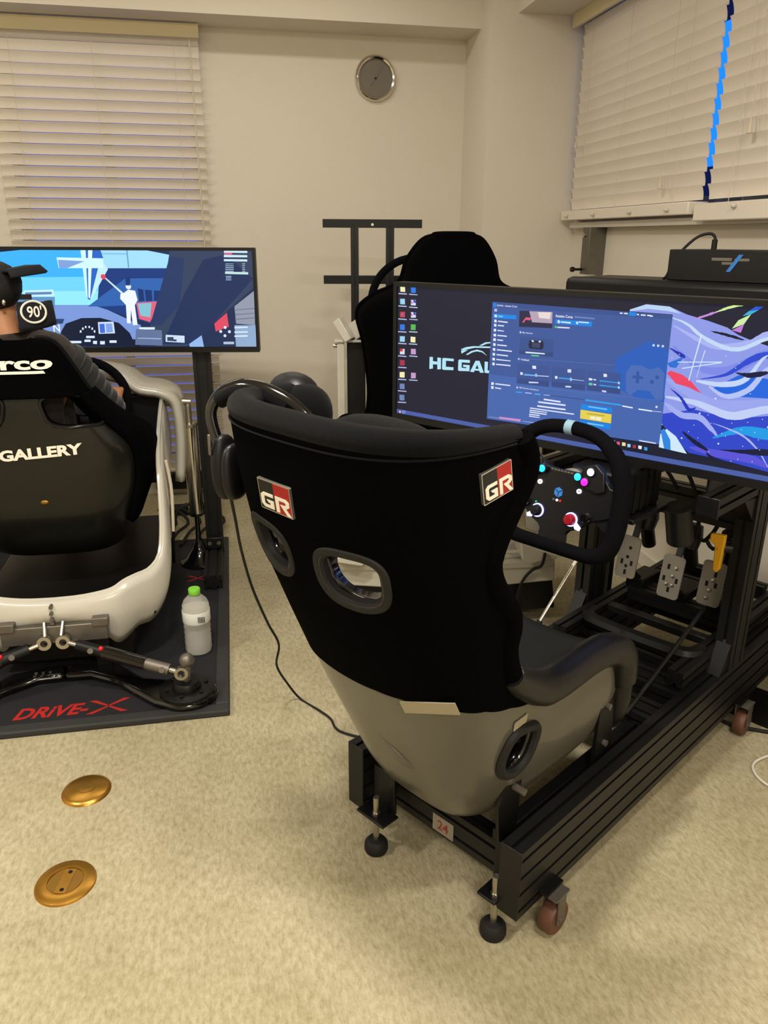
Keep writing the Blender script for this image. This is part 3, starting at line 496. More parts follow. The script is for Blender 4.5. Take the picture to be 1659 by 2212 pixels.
('d','#e6f2ff',(0.324, 1.031),0.0010),
('d','#e6f2ff',(0.24, 0.962),0.0020),
('d','#e6f2ff',(0.244, 0.987),0.0010),
('d','#e6f2ff',(0.253, 0.982),0.0010),
('d','#e6f2ff',(0.261, 0.998),0.0010),
('d','#e6f2ff',(0.284, 1.002),0.0010),
('d','#e6f2ff',(0.193, 0.968),0.0010),
('d','#e6f2ff',(0.273, 0.927),0.0010),
('d','#e6f2ff',(0.287, 0.934),0.0010),
('d','#e6f2ff',(0.318, 0.934),0.0010),
('d','#e6f2ff',(0.323, 0.985),0.0010),
('d','#e6f2ff',(0.329, 0.963),0.0010),
('d','#e6f2ff',(0.222, 0.94),0.0010),
('d','#e6f2ff',(0.252, 1.135),0.0010),
('d','#e6f2ff',(0.258, 1.146),0.0010),
('d','#e6f2ff',(0.295, 1.094),0.0010),
('d','#e6f2ff',(0.291, 1.083),0.0010),
('d','#e6f2ff',(0.239, 1.099),0.0010),
('d','#e6f2ff',(0.17, 0.979),0.0010),
('d','#e6f2ff',(0.293, 0.965),0.0010),
('d','#e6f2ff',(0.313, 1.0),0.0010),
('d','#e6f2ff',(0.125, 1.153),0.0010),
('d','#e6f2ff',(0.109, 1.143),0.0010),
('d','#e6f2ff',(0.228, 1.159),0.0010),
('d','#e6f2ff',(0.338, 1.016),0.0020),
('d','#e6f2ff',(0.357, 1.011),0.0010),
('d','#e6f2ff',(0.385, 1.008),0.0010),
('d','#e6f2ff',(0.415, 0.993),0.0010),
('p','#cdeefb',[(0.167,1.2),(0.17,1.2),(0.155,1.096),(0.153,1.096)]),
('p','#cdeefb',[(0.123,1.136),(0.221,1.146),(0.221,1.144),(0.123,1.134)]),
('p','#cdeefb',[(0.18,1.167),(0.182,1.167),(0.171,1.105),(0.17,1.104)]),
('p','#cdeefb',[(0.135,1.123),(0.221,1.145),(0.221,1.143),(0.136,1.121)]),
('p','#3f5a9c',[(-0.388,1.243),(0.098,1.239),(0.105,0.937),(-0.387,0.926)]),
('p','#4666ae',[(-0.388,1.05),(0.104,1.055),(0.105,0.937),(-0.387,0.926)]),
('p','#38518f',[(-0.388,1.243),(0.098,1.239),(0.098,1.229),(-0.388,1.23)]),
('p','#2b5fbb',[(-0.027,1.128),(0.051,1.178),(0.099,1.16),(0.103,1.04),(0.039,1.04),(-0.023,1.059)]),
('p','#4a6cb5',[(0.003,1.097),(0.014,1.117),(0.041,1.118),(0.06,1.111),(0.082,1.119),(0.096,1.107),(0.1,1.045),(0.083,1.043),(0.066,1.061),(0.036,1.06),(0.02,1.044),(0.007,1.054)]),
('p','#31579f',[(0.028,1.104),(0.035,1.104),(0.038,1.076),(0.03,1.076)]),
('p','#31579f',[(0.02,1.093),(0.046,1.093),(0.046,1.087),(0.02,1.086)]),
('d','#31579f',(0.08, 1.095),0.0050),
('d','#31579f',(0.069, 1.083),0.0050),
('p','#1f7fe6',[(-0.386,1.24),(-0.375,1.24),(-0.375,1.229),(-0.385,1.229)]),
('t','#dfe6fb','SimHub - Assetto Corsa',(-0.373, 1.232),0.062,0.0050),
('p','#0f8ae8',[(-0.383,1.212),(-0.312,1.212),(-0.312,1.202),(-0.383,1.201)]),
('p','#8fd0f7',[(-0.367,1.208),(-0.353,1.208),(-0.353,1.205),(-0.367,1.205)]),
('p','#e4eafc',[(-0.379,1.21),(-0.372,1.21),(-0.371,1.203),(-0.379,1.204)]),
('p','#e4eafc',[(-0.367,1.195),(-0.337,1.194),(-0.337,1.191),(-0.367,1.192)]),
('p','#e4eafc',[(-0.379,1.197),(-0.372,1.197),(-0.371,1.19),(-0.379,1.19)]),
('p','#e4eafc',[(-0.367,1.184),(-0.348,1.184),(-0.348,1.181),(-0.367,1.181)]),
('p','#e4eafc',[(-0.379,1.186),(-0.372,1.186),(-0.371,1.179),(-0.379,1.179)]),
('p','#e4eafc',[(-0.367,1.171),(-0.347,1.17),(-0.347,1.168),(-0.367,1.168)]),
('p','#e4eafc',[(-0.379,1.173),(-0.372,1.173),(-0.371,1.166),(-0.379,1.166)]),
('p','#e4eafc',[(-0.367,1.158),(-0.338,1.158),(-0.337,1.155),(-0.367,1.155)]),
('p','#e4eafc',[(-0.379,1.16),(-0.371,1.16),(-0.371,1.153),(-0.379,1.153)]),
('p','#e4eafc',[(-0.367,1.146),(-0.348,1.146),(-0.348,1.143),(-0.366,1.143)]),
('p','#e4eafc',[(-0.379,1.148),(-0.371,1.148),(-0.371,1.141),(-0.379,1.141)]),
('p','#e4eafc',[(-0.366,1.133),(-0.336,1.133),(-0.336,1.13),(-0.366,1.13)]),
('p','#e4eafc',[(-0.379,1.135),(-0.371,1.135),(-0.371,1.128),(-0.378,1.128)]),
('p','#e4eafc',[(-0.366,1.12),(-0.319,1.12),(-0.319,1.117),(-0.366,1.117)]),
('p','#e4eafc',[(-0.379,1.122),(-0.371,1.122),(-0.371,1.115),(-0.378,1.115)]),
('p','#e4eafc',[(-0.366,1.107),(-0.33,1.107),(-0.33,1.104),(-0.366,1.104)]),
('p','#e4eafc',[(-0.379,1.109),(-0.371,1.109),(-0.371,1.102),(-0.378,1.102)]),
('p','#e4eafc',[(-0.366,1.094),(-0.321,1.094),(-0.321,1.092),(-0.366,1.091)]),
('p','#e4eafc',[(-0.379,1.096),(-0.371,1.096),(-0.37,1.089),(-0.378,1.089)]),
('p','#e4eafc',[(-0.366,1.081),(-0.321,1.082),(-0.32,1.079),(-0.366,1.078)]),
('p','#e4eafc',[(-0.378,1.083),(-0.371,1.084),(-0.37,1.076),(-0.378,1.076)]),
('p','#e4eafc',[(-0.365,1.028),(-0.318,1.029),(-0.317,1.026),(-0.365,1.025)]),
('p','#e4eafc',[(-0.378,1.029),(-0.37,1.03),(-0.37,1.023),(-0.378,1.022)]),
('p','#e4eafc',[(-0.365,1.017),(-0.346,1.017),(-0.346,1.014),(-0.365,1.014)]),
('p','#e4eafc',[(-0.378,1.019),(-0.37,1.019),(-0.37,1.012),(-0.377,1.011)]),
('p','#b9c6ea',[(-0.38,1.225),(-0.372,1.225),(-0.372,1.218),(-0.38,1.218)]),
('p','#2c2b47',[(-0.303,1.225),(-0.207,1.227),(-0.205,1.187),(-0.302,1.184)]),
('p','#b7a3b8',[(-0.274,1.225),(-0.207,1.227),(-0.206,1.199),(-0.264,1.198)]),
('p','#ead9d8',[(-0.249,1.224),(-0.211,1.226),(-0.213,1.209),(-0.244,1.21)]),
('p','#e25c86',[(-0.293,1.196),(-0.283,1.209),(-0.267,1.209),(-0.27,1.202),(-0.283,1.203),(-0.288,1.195)]),
('t','#f2f5ff','Assetto Corsa',(-0.198, 1.215),0.048,0.0070),
('p','#6f86c0',[(-0.146,1.221),(-0.091,1.22),(-0.091,1.217),(-0.145,1.217)]),
('p','#0f86e4',[(-0.197,1.21),(-0.097,1.211),(-0.097,1.199),(-0.197,1.199)]),
('p','#cfe6fb',[(-0.182,1.206),(-0.154,1.206),(-0.154,1.202),(-0.182,1.203)]),
('p','#cfe6fb',[(-0.133,1.209),(-0.106,1.209),(-0.105,1.206),(-0.132,1.206)]),
('p','#d7e6fb',[(-0.191,1.208),(-0.185,1.208),(-0.184,1.201),(-0.19,1.201)]),
('p','#d7e6fb',[(-0.14,1.208),(-0.134,1.208),(-0.134,1.202),(-0.139,1.202)]),
('d','#4fd07a',(-0.195, 1.191),0.0030),
('p','#e4eafc',[(-0.191,1.192),(-0.156,1.193),(-0.156,1.19),(-0.19,1.189)]),
('t','#dfe6fb','My devices',(-0.29, 1.167),0.030,0.0050),
('d','#b9c8ee',(-0.296, 1.17),0.0030),
('p','#3a5390',[(-0.297,1.159),(-0.198,1.161),(-0.196,1.116),(-0.297,1.114)]),
('p','#33497f',[(-0.296,1.124),(-0.196,1.127),(-0.196,1.116),(-0.297,1.114)]),
('p','#20263f',[(-0.268,1.152),(-0.227,1.153),(-0.225,1.139),(-0.229,1.131),(-0.266,1.131),(-0.27,1.14)]),
('p','#3c4668',[(-0.259,1.147),(-0.236,1.147),(-0.235,1.135),(-0.259,1.135)]),
('p','#d8def2',[(-0.261,1.154),(-0.254,1.151),(-0.255,1.148),(-0.261,1.149)]),
('p','#d8def2',[(-0.241,1.152),(-0.235,1.154),(-0.234,1.149),(-0.24,1.149)]),
('p','#dfe6fb',[(-0.277,1.122),(-0.22,1.123),(-0.22,1.12),(-0.277,1.118)]),
('p','#58d68c',[(-0.26,1.115),(-0.237,1.116),(-0.236,1.113),(-0.259,1.112)]),
('t','#dfe6fb','Feedback',(-0.289, 1.098),0.025,0.0050),
('d','#b9c8ee',(-0.296, 1.101),0.0030),
('p','#5a76b8',[(-0.301,1.103),(-0.028,1.113),(-0.028,1.112),(-0.3,1.102)]),
('p','#5a76b8',[(-0.299,1.03),(0.097,1.043),(0.097,1.042),(-0.299,1.029)]),
('p','#3b5494',[(-0.299,1.089),(-0.203,1.091),(-0.201,1.038),(-0.298,1.036)]),
('p','#354b86',[(-0.298,1.05),(-0.202,1.052),(-0.201,1.038),(-0.298,1.036)]),
('p','#3b5494',[(-0.196,1.09),(-0.102,1.093),(-0.099,1.041),(-0.194,1.04)]),
('p','#354b86',[(-0.194,1.053),(-0.1,1.055),(-0.099,1.041),(-0.194,1.04)]),
('p','#3b5494',[(-0.097,1.092),(-0.009,1.094),(-0.006,1.044),(-0.094,1.043)]),
('p','#354b86',[(-0.095,1.055),(-0.007,1.058),(-0.006,1.044),(-0.094,1.043)]),
('p','#c9d6f6',[(-0.277,1.062),(-0.204,1.066),(-0.203,1.064),(-0.277,1.06)]),
('p','#39a5f0',[(-0.277,1.064),(-0.241,1.065),(-0.241,1.063),(-0.277,1.061)]),
('p','#8fc4f4',[(-0.244,1.068),(-0.238,1.068),(-0.238,1.06),(-0.243,1.06)]),
('p','#c9d6f6',[(-0.175,1.065),(-0.104,1.066),(-0.104,1.065),(-0.175,1.063)]),
('p','#39a5f0',[(-0.175,1.066),(-0.141,1.067),(-0.141,1.064),(-0.175,1.063)]),
('p','#8fc4f4',[(-0.143,1.069),(-0.138,1.069),(-0.137,1.061),(-0.143,1.061)]),
('p','#2f9ff0',[(-0.063,1.072),(-0.009,1.072),(-0.009,1.07),(-0.062,1.069)]),
('p','#9fd0f6',[(-0.015,1.074),(-0.01,1.074),(-0.009,1.068),(-0.014,1.068)]),
('p','#2f9ff0',[(-0.062,1.061),(-0.008,1.061),(-0.008,1.059),(-0.061,1.058)]),
('p','#9fd0f6',[(-0.014,1.063),(-0.009,1.063),(-0.008,1.057),(-0.013,1.057)]),
('p','#dbe4fb',[(-0.092,1.074),(-0.082,1.074),(-0.082,1.069),(-0.091,1.068)]),
('p','#5fc9a8',[(-0.091,1.062),(-0.081,1.063),(-0.08,1.057),(-0.09,1.056)]),
('p','#dbe4fb',[(-0.079,1.073),(-0.072,1.073),(-0.072,1.07),(-0.079,1.07)]),
('p','#dbe4fb',[(-0.078,1.061),(-0.071,1.061),(-0.07,1.058),(-0.077,1.058)]),
('p','#dbe4fb',[(-0.289,1.067),(-0.281,1.067),(-0.281,1.06),(-0.288,1.06)]),
('p','#dbe4fb',[(-0.186,1.068),(-0.179,1.069),(-0.178,1.062),(-0.185,1.061)]),
('p','#dbe4fb',[(-0.254,1.088),(-0.243,1.088),(-0.242,1.08),(-0.253,1.08)]),
('p','#dbe4fb',[(-0.152,1.089),(-0.142,1.09),(-0.141,1.082),(-0.151,1.081)]),
('p','#dbe4fb',[(-0.054,1.089),(-0.045,1.089),(-0.044,1.082),(-0.053,1.081)]),
('p','#cfdaf7',[(-0.261,1.045),(-0.233,1.047),(-0.232,1.044),(-0.261,1.041)]),
('p','#cfdaf7',[(-0.154,1.047),(-0.138,1.048),(-0.138,1.044),(-0.154,1.043)]),
('p','#cfdaf7',[(-0.054,1.048),(-0.042,1.048),(-0.042,1.044),(-0.053,1.044)]),
('t','#dfe6fb','My favorite simulators',(-0.288, 1.023),0.058,0.0050),
('d','#b9c8ee',(-0.295, 1.025),0.0030),
('p','#2fa4ea',[(-0.298,1.014),(-0.279,1.015),(-0.278,1.012),(-0.298,1.011)]),
('p','#c9d6f6',[(-0.27,1.015),(-0.25,1.016),(-0.25,1.014),(-0.27,1.013)]),
('p','#4fb0ec',[(-0.241,1.016),(-0.224,1.017),(-0.224,1.014),(-0.241,1.013)]),
('p','#e4eafc',[(-0.214,1.016),(-0.197,1.017),(-0.196,1.016),(-0.214,1.015)]),
('p','#202a4a',[(-0.193,1.017),(-0.098,1.019),(-0.098,1.018),(-0.193,1.016)]),
('p','#2fa0ee',[(-0.096,1.02),(-0.0,1.02),(0.0,1.016),(-0.096,1.016)]),
('p','#e9f0ff',[(0.003,1.018),(0.03,1.017),(0.03,1.014),(0.003,1.015)]),
('p','#e9f0ff',[(0.044,1.016),(0.079,1.016),(0.079,1.013),(0.045,1.013)]),
('p','#e9f0ff',[(0.08,1.015),(0.101,1.016),(0.101,1.015),(0.081,1.014)]),
('p','#dfe6fb',[(-0.213,1.006),(-0.164,1.006),(-0.164,1.002),(-0.213,1.002)]),
('p','#dfe6fb',[(-0.229,0.997),(-0.149,0.999),(-0.149,0.995),(-0.228,0.993)]),
('p','#dfe6fb',[(-0.231,0.986),(-0.148,0.988),(-0.148,0.984),(-0.23,0.982)]),
('p','#dfe6fb',[(-0.252,0.977),(-0.123,0.979),(-0.123,0.976),(-0.252,0.974)]),
('p','#dfe6fb',[(-0.253,0.971),(-0.2,0.972),(-0.2,0.97),(-0.252,0.968)]),
('p','#dfe6fb',[(-0.253,0.966),(-0.201,0.967),(-0.201,0.964),(-0.252,0.963)]),
('p','#dfe6fb',[(-0.253,0.96),(-0.222,0.961),(-0.221,0.958),(-0.253,0.957)]),
('p','#dfe6fb',[(-0.253,0.955),(-0.221,0.955),(-0.221,0.953),(-0.253,0.952)]),
('p','#0f86e4',[(-0.105,1.007),(-0.022,1.008),(-0.022,0.995),(-0.105,0.993)]),
('p','#e6cf52',[(-0.106,0.992),(-0.022,0.992),(-0.021,0.969),(-0.105,0.969)]),
('p','#0f86e4',[(-0.105,0.966),(-0.022,0.967),(-0.021,0.954),(-0.105,0.952)]),
('p','#f4efcf',[(-0.078,0.979),(-0.064,0.98),(-0.064,0.972),(-0.078,0.972)]),
('p','#f4efcf',[(-0.062,0.98),(-0.048,0.98),(-0.048,0.972),(-0.062,0.972)]),
('p','#7fc4f4',[(-0.086,1.004),(-0.035,1.004),(-0.035,1.001),(-0.086,1.001)]),
('p','#b8a53e',[(-0.088,0.986),(-0.04,0.987),(-0.04,0.984),(-0.088,0.983)]),
('p','#7fc4f4',[(-0.084,0.962),(-0.04,0.962),(-0.039,0.959),(-0.083,0.958)]),
('p','#a9b8e4',[(-0.38,0.933),(-0.348,0.934),(-0.348,0.933),(-0.38,0.932)]),
('p','#c98fc8',[(-0.346,0.938),(-0.278,0.941),(-0.278,0.934),(-0.346,0.932)]),
('p','#a9b8e4',[(-0.273,0.937),(-0.237,0.939),(-0.236,0.937),(-0.273,0.936)]),
('p','#cfdaf7',[(0.055,0.94),(0.097,0.94),(0.098,0.937),(0.056,0.937)]),
('p','#e4eafc',[(-0.028,1.237),(-0.021,1.237),(-0.021,1.234),(-0.028,1.234)]),
('p','#e4eafc',[(-0.018,1.237),(-0.009,1.237),(-0.008,1.234),(-0.017,1.234)]),
('p','#e4eafc',[(0.003,1.237),(0.01,1.237),(0.011,1.234),(0.004,1.234)]),
('p','#e4eafc',[(0.014,1.237),(0.019,1.236),(0.02,1.233),(0.014,1.234)]),
('p','#e4eafc',[(0.024,1.236),(0.035,1.236),(0.036,1.233),(0.024,1.233)]),
('p','#e4eafc',[(0.039,1.236),(0.048,1.236),(0.048,1.233),(0.04,1.233)]),
('p','#e4eafc',[(0.046,1.235),(0.053,1.235),(0.053,1.232),(0.046,1.232)]),
('p','#0f86e4',[(-0.005,1.24),(0.012,1.24),(0.012,1.231),(-0.005,1.231)]),
('d','#c9d6f6',(0.063, 1.168),0.0030),
('d','#c9d6f6',(0.074, 1.168),0.0030),
('d','#c9d6f6',(0.085, 1.168),0.0030),
('d','#c9d6f6',(0.088, 1.026),0.0030),
('p','#e4eafc',[(-0.015,0.928),(-0.006,0.928),(-0.005,0.92),(-0.014,0.919)]),
('p','#e05a78',[(-0.001,0.926),(0.007,0.927),(0.008,0.919),(-0.0,0.918)]),
('p','#f0e2a0',[(0.013,0.927),(0.022,0.927),(0.023,0.919),(0.014,0.918)]),
('p','#9fd2f0',[(0.027,0.925),(0.035,0.926),(0.036,0.918),(0.028,0.917)]),
('p','#a63349',[(0.041,0.925),(0.049,0.926),(0.05,0.918),(0.042,0.917)]),
('p','#f4f6ff',[(0.055,0.926),(0.064,0.926),(0.064,0.918),(0.056,0.918)]),
('p','#3f9be6',[(0.07,0.925),(0.078,0.925),(0.079,0.917),(0.071,0.917)]),
]
SCR_L=[
('p','#3bb0f6',[(-1.392,1.342),(-0.98,1.344),(-0.901,1.357),(-0.596,1.358),(-0.621,1.144),(-1.433,1.144)]),
('p','#6fd2fb',[(-1.412,1.244),(-0.609,1.252),(-0.616,1.186),(-1.424,1.185)]),
('p','#93e6fa',[(-1.423,1.191),(-0.615,1.198),(-0.622,1.138),(-1.434,1.138)]),
('p','#0d1a33',[(-1.39,1.355),(-0.901,1.357),(-0.98,1.343),(-1.396,1.325)]),
('p','#7795d6',[(-1.433,1.144),(-0.634,1.144),(-0.469,1.065),(-0.478,0.978),(-1.466,0.98)]),
('p','#c4ecf7',[(-0.912,1.199),(-0.797,1.203),(-0.797,1.177),(-0.916,1.175)]),
('p','#5d7fb6',[(-0.907,1.192),(-0.804,1.194),(-0.805,1.185),(-0.909,1.182)]),
('p','#5f8fc0',[(-0.946,1.174),(-0.795,1.175),(-0.8,1.132),(-0.953,1.132)]),
('p','#a9d8ee',[(-0.834,1.156),(-0.809,1.156),(-0.813,1.132),(-0.837,1.132)]),
('p','#1a3a7c',[(-0.605,1.284),(-0.338,1.285),(-0.392,1.157),(-0.431,1.071),(-0.634,1.138)]),
('p','#2f62ad',[(-0.671,1.138),(-0.512,1.246),(-0.354,1.247),(-0.4,1.144),(-0.48,1.144),(-0.622,1.138)]),
('p','#9fdaf6',[(-0.597,1.357),(-0.416,1.359),(-0.331,1.335),(-0.341,1.285),(-0.593,1.284),(-0.612,1.328)]),
('p','#7fbfe8',[(-0.592,1.341),(-0.496,1.34),(-0.494,1.335),(-0.593,1.336)]),
('p','#5f9fd0',[(-0.497,1.357),(-0.492,1.357),(-0.492,1.286),(-0.497,1.286)]),
('p','#2a63c4',[(-0.653,1.358),(-0.596,1.358),(-0.589,1.322),(-0.659,1.162),(-0.667,1.168)]),
('p','#c9f2fb',[(-0.673,1.358),(-0.653,1.358),(-0.667,1.174),(-0.672,1.18)]),
('p','#d9f6fb',[(-0.644,1.357),(-0.627,1.356),(-0.658,1.168),(-0.664,1.174)]),
('p','#bfe9fa',[(-0.601,1.316),(-0.575,1.281),(-0.648,1.174),(-0.659,1.162)]),
('p','#cdf4fa',[(-0.768,1.324),(-0.589,1.321),(-0.593,1.284),(-0.677,1.284),(-0.765,1.284)]),
('p','#7f9fd8',[(-0.764,1.315),(-0.662,1.31),(-0.732,1.284),(-0.763,1.284)]),
('p','#16346e',[(-0.467,1.208),(-0.446,1.203),(-0.445,1.16),(-0.466,1.157)]),
('p','#16346e',[(-0.44,1.203),(-0.413,1.201),(-0.414,1.16),(-0.439,1.158)]),
('p','#16346e',[(-0.404,1.2),(-0.378,1.199),(-0.392,1.16),(-0.408,1.16)]),
('p','#e0617c',[(-0.479,1.153),(-0.395,1.158),(-0.409,1.114),(-0.431,1.077),(-0.473,1.09)]),
('p','#7fc0d0',[(-0.473,1.149),(-0.418,1.152),(-0.429,1.096),(-0.466,1.102)]),
('p','#33405c',[(-0.329,1.358),(-0.119,1.359),(-0.003,1.359),(-0.011,1.211),(-0.289,0.981),(-0.421,0.981),(-0.432,1.065),(-0.354,1.247)]),
('p','#1d2f57',[(-0.285,1.187),(-0.201,1.318),(-0.115,1.336),(-0.009,1.247),(-0.257,0.99),(-0.389,0.99)]),
('p','#243863',[(-0.432,1.065),(-0.331,1.329),(-0.274,1.323),(-0.307,1.145),(-0.388,1.065)]),
('p','#8f96a8',[(-0.09,1.139),(-0.008,1.199),(-0.011,1.065),(-0.087,1.071)]),
('p','#d94a62',[(-0.175,1.071),(-0.122,1.114),(-0.117,1.059),(-0.171,1.04)]),
('p','#8ba6c8',[(-0.094,1.065),(-0.009,1.065),(-0.01,0.974),(-0.093,0.974)]),
('p','#8fb4e6',[(-0.282,0.99),(-0.229,1.025),(-0.223,0.976),(-0.28,0.976)]),
('p','#6d7486',[(-0.087,1.126),(-0.01,1.133),(-0.01,1.129),(-0.088,1.123)]),
('p','#6d7486',[(-0.088,1.108),(-0.011,1.114),(-0.011,1.111),(-0.089,1.104)]),
('p','#6d7486',[(-0.09,1.09),(-0.012,1.096),(-0.012,1.092),(-0.09,1.086)]),
('p','#e8f0f4',[(-0.524,1.19),(-0.505,1.203),(-0.478,1.199),(-0.472,1.163),(-0.485,1.144),(-0.482,1.066),(-0.5,1.065),(-0.502,1.126),(-0.509,1.071),(-0.523,1.074),(-0.52,1.144),(-0.54,1.168),(-0.537,1.187)]),
('d','#dfe6ea',(-0.503, 1.215),0.0110),
('p','#16346e',[(-0.512,1.248),(-0.492,1.25),(-0.496,1.219),(-0.512,1.219)]),
('p','#cfe3f0',[(-0.592,1.246),(-0.587,1.248),(-0.524,1.19),(-0.531,1.185)]),
('d','#e8445a',(-0.597, 1.252),0.0100),
('p','#0e1a33',[(-0.788,1.04),(-0.766,1.071),(-0.701,1.093),(-0.627,1.094),(-0.555,1.074),(-0.516,1.034),(-0.498,0.981),(-0.802,0.982)]),
('p','#28416f',[(-0.837,1.09),(-0.769,1.09),(-0.778,1.071),(-0.839,1.071)]),
('p','#101c36',[(-0.795,1.01),(-0.475,1.009),(-0.478,0.979),(-0.799,0.98)]),
('p','#c9dcf0',[(-0.638,1.077),(-0.576,1.079),(-0.575,1.033),(-0.64,1.031)]),
('p','#3f69d8',[(-0.633,1.07),(-0.613,1.071),(-0.614,1.035),(-0.634,1.034)]),
('p','#7f9fe0',[(-0.608,1.071),(-0.583,1.072),(-0.583,1.037),(-0.609,1.036)]),
('p','#d9ecff',[(-0.713,1.045),(-0.707,1.045),(-0.708,1.036),(-0.715,1.036)]),
('p','#d9ecff',[(-0.703,1.056),(-0.697,1.056),(-0.698,1.047),(-0.704,1.047)]),
('p','#d9ecff',[(-0.691,1.062),(-0.685,1.062),(-0.686,1.054),(-0.692,1.054)]),
('p','#d9ecff',[(-0.677,1.062),(-0.671,1.062),(-0.672,1.054),(-0.678,1.054)]),
('p','#d9ecff',[(-0.666,1.056),(-0.66,1.056),(-0.661,1.047),(-0.667,1.047)]),
('p','#d9ecff',[(-0.658,1.045),(-0.652,1.045),(-0.653,1.036),(-0.659,1.036)]),
('p','#d5e6fb',[(-0.691,1.023),(-0.657,1.023),(-0.658,1.014),(-0.692,1.014)]),
('p','#d5e6fb',[(-0.762,1.003),(-0.712,1.003),(-0.714,0.994),(-0.763,0.994)]),
('p','#d5e6fb',[(-0.699,1.008),(-0.675,1.008),(-0.676,0.999),(-0.701,0.999)]),
('p','#d5e6fb',[(-0.666,1.003),(-0.65,1.003),(-0.652,0.99),(-0.667,0.991)]),
('p','#d5e6fb',[(-0.638,1.002),(-0.619,1.002),(-0.621,0.989),(-0.639,0.989)]),
('p','#d5e6fb',[(-0.6,1.005),(-0.572,1.005),(-0.573,0.995),(-0.601,0.995)]),
('p','#d5e6fb',[(-0.79,1.002),(-0.775,1.002),(-0.776,0.989),(-0.792,0.989)]),
('p','#d5e6fb',[(-0.476,1.057),(-0.414,1.057),(-0.415,1.048),(-0.477,1.048)]),
('p','#d5e6fb',[(-0.469,1.042),(-0.419,1.042),(-0.42,1.033),(-0.469,1.033)]),
('p','#d5e6fb',[(-0.493,1.014),(-0.456,1.014),(-0.457,1.005),(-0.494,1.005)]),
('p','#5f7196',[(-0.49,1.05),(-0.387,1.045),(-0.39,0.984),(-0.499,0.987)]),
('p','#9fb6dc',[(-0.487,1.015),(-0.393,1.013),(-0.394,1.009),(-0.487,1.012)]),
('p','#c9d9ee',[(-0.373,1.027),(-0.298,1.023),(-0.3,0.995),(-0.376,0.999)]),
('p','#33425f',[(-0.368,1.018),(-0.343,1.018),(-0.343,1.009),(-0.331,1.008),(-0.332,1.0),(-0.369,1.003)]),
('p','#c9e2ee',[(-0.118,1.352),(-0.027,1.351),(-0.027,1.343),(-0.119,1.344)]),
('p','#c9e2ee',[(-0.119,1.336),(-0.028,1.335),(-0.028,1.327),(-0.12,1.327)]),
('p','#c9e2ee',[(-0.12,1.32),(-0.029,1.319),(-0.029,1.311),(-0.121,1.312)]),
('p','#d8668a',[(-0.117,1.344),(-0.087,1.344),(-0.087,1.337),(-0.118,1.337)]),
('p','#9fb6cc',[(-0.115,1.303),(-0.083,1.303),(-0.083,1.301),(-0.116,1.3)]),
('p','#9fb6cc',[(-0.049,1.304),(-0.038,1.304),(-0.038,1.301),(-0.049,1.301)]),
('p','#9fb6cc',[(-0.116,1.296),(-0.083,1.296),(-0.084,1.293),(-0.116,1.293)]),
('p','#9fb6cc',[(-0.05,1.297),(-0.039,1.297),(-0.039,1.294),(-0.05,1.294)]),
('p','#9fb6cc',[(-0.116,1.289),(-0.084,1.289),(-0.084,1.286),(-0.117,1.286)]),
('p','#9fb6cc',[(-0.05,1.289),(-0.039,1.289),(-0.039,1.287),(-0.05,1.286)]),
('p','#9fb6cc',[(-0.117,1.282),(-0.084,1.282),(-0.084,1.279),(-0.117,1.279)]),
('p','#9fb6cc',[(-0.05,1.282),(-0.039,1.282),(-0.039,1.279),(-0.051,1.279)]),
('p','#9fb6cc',[(-0.117,1.275),(-0.085,1.275),(-0.085,1.272),(-0.117,1.272)]),
('p','#9fb6cc',[(-0.051,1.275),(-0.04,1.275),(-0.04,1.272),(-0.051,1.272)]),
('p','#bfe0dc',[(-0.119,1.272),(-0.028,1.271),(-0.028,1.262),(-0.119,1.264)]),
('p','#9fb6cc',[(-0.117,1.256),(-0.095,1.256),(-0.095,1.253),(-0.117,1.253)]),
('p','#9fb6cc',[(-0.117,1.25),(-0.095,1.25),(-0.096,1.247),(-0.117,1.247)]),
('p','#9fb6cc',[(-0.117,1.243),(-0.096,1.243),(-0.096,1.24),(-0.118,1.24)]),
('d','#cfe3f4',(-0.132, 1.056),0.0060),
('d','#cfe3f4',(-0.151, 1.04),0.0060),
('d','#cfe3f4',(-0.116, 1.039),0.0060),
('d','#cfe3f4',(-0.135, 1.023),0.0060),
('p','#aebfd4',[(-0.142,0.999),(-0.099,0.999),(-0.1,0.989),(-0.143,0.989)]),
('p','#cfe0f2',[(-0.094,1.059),(-0.041,1.06),(-0.041,1.054),(-0.095,1.052)]),
('p','#cfe0f2',[(-0.096,1.04),(-0.042,1.041),(-0.042,1.035),(-0.096,1.034)]),
('p','#cfe0f2',[(-0.097,1.024),(-0.043,1.026),(-0.043,1.019),(-0.097,1.018)]),
('t','#e8f4ff','N',(-0.817, 1.039),0.026,0.0290),
]
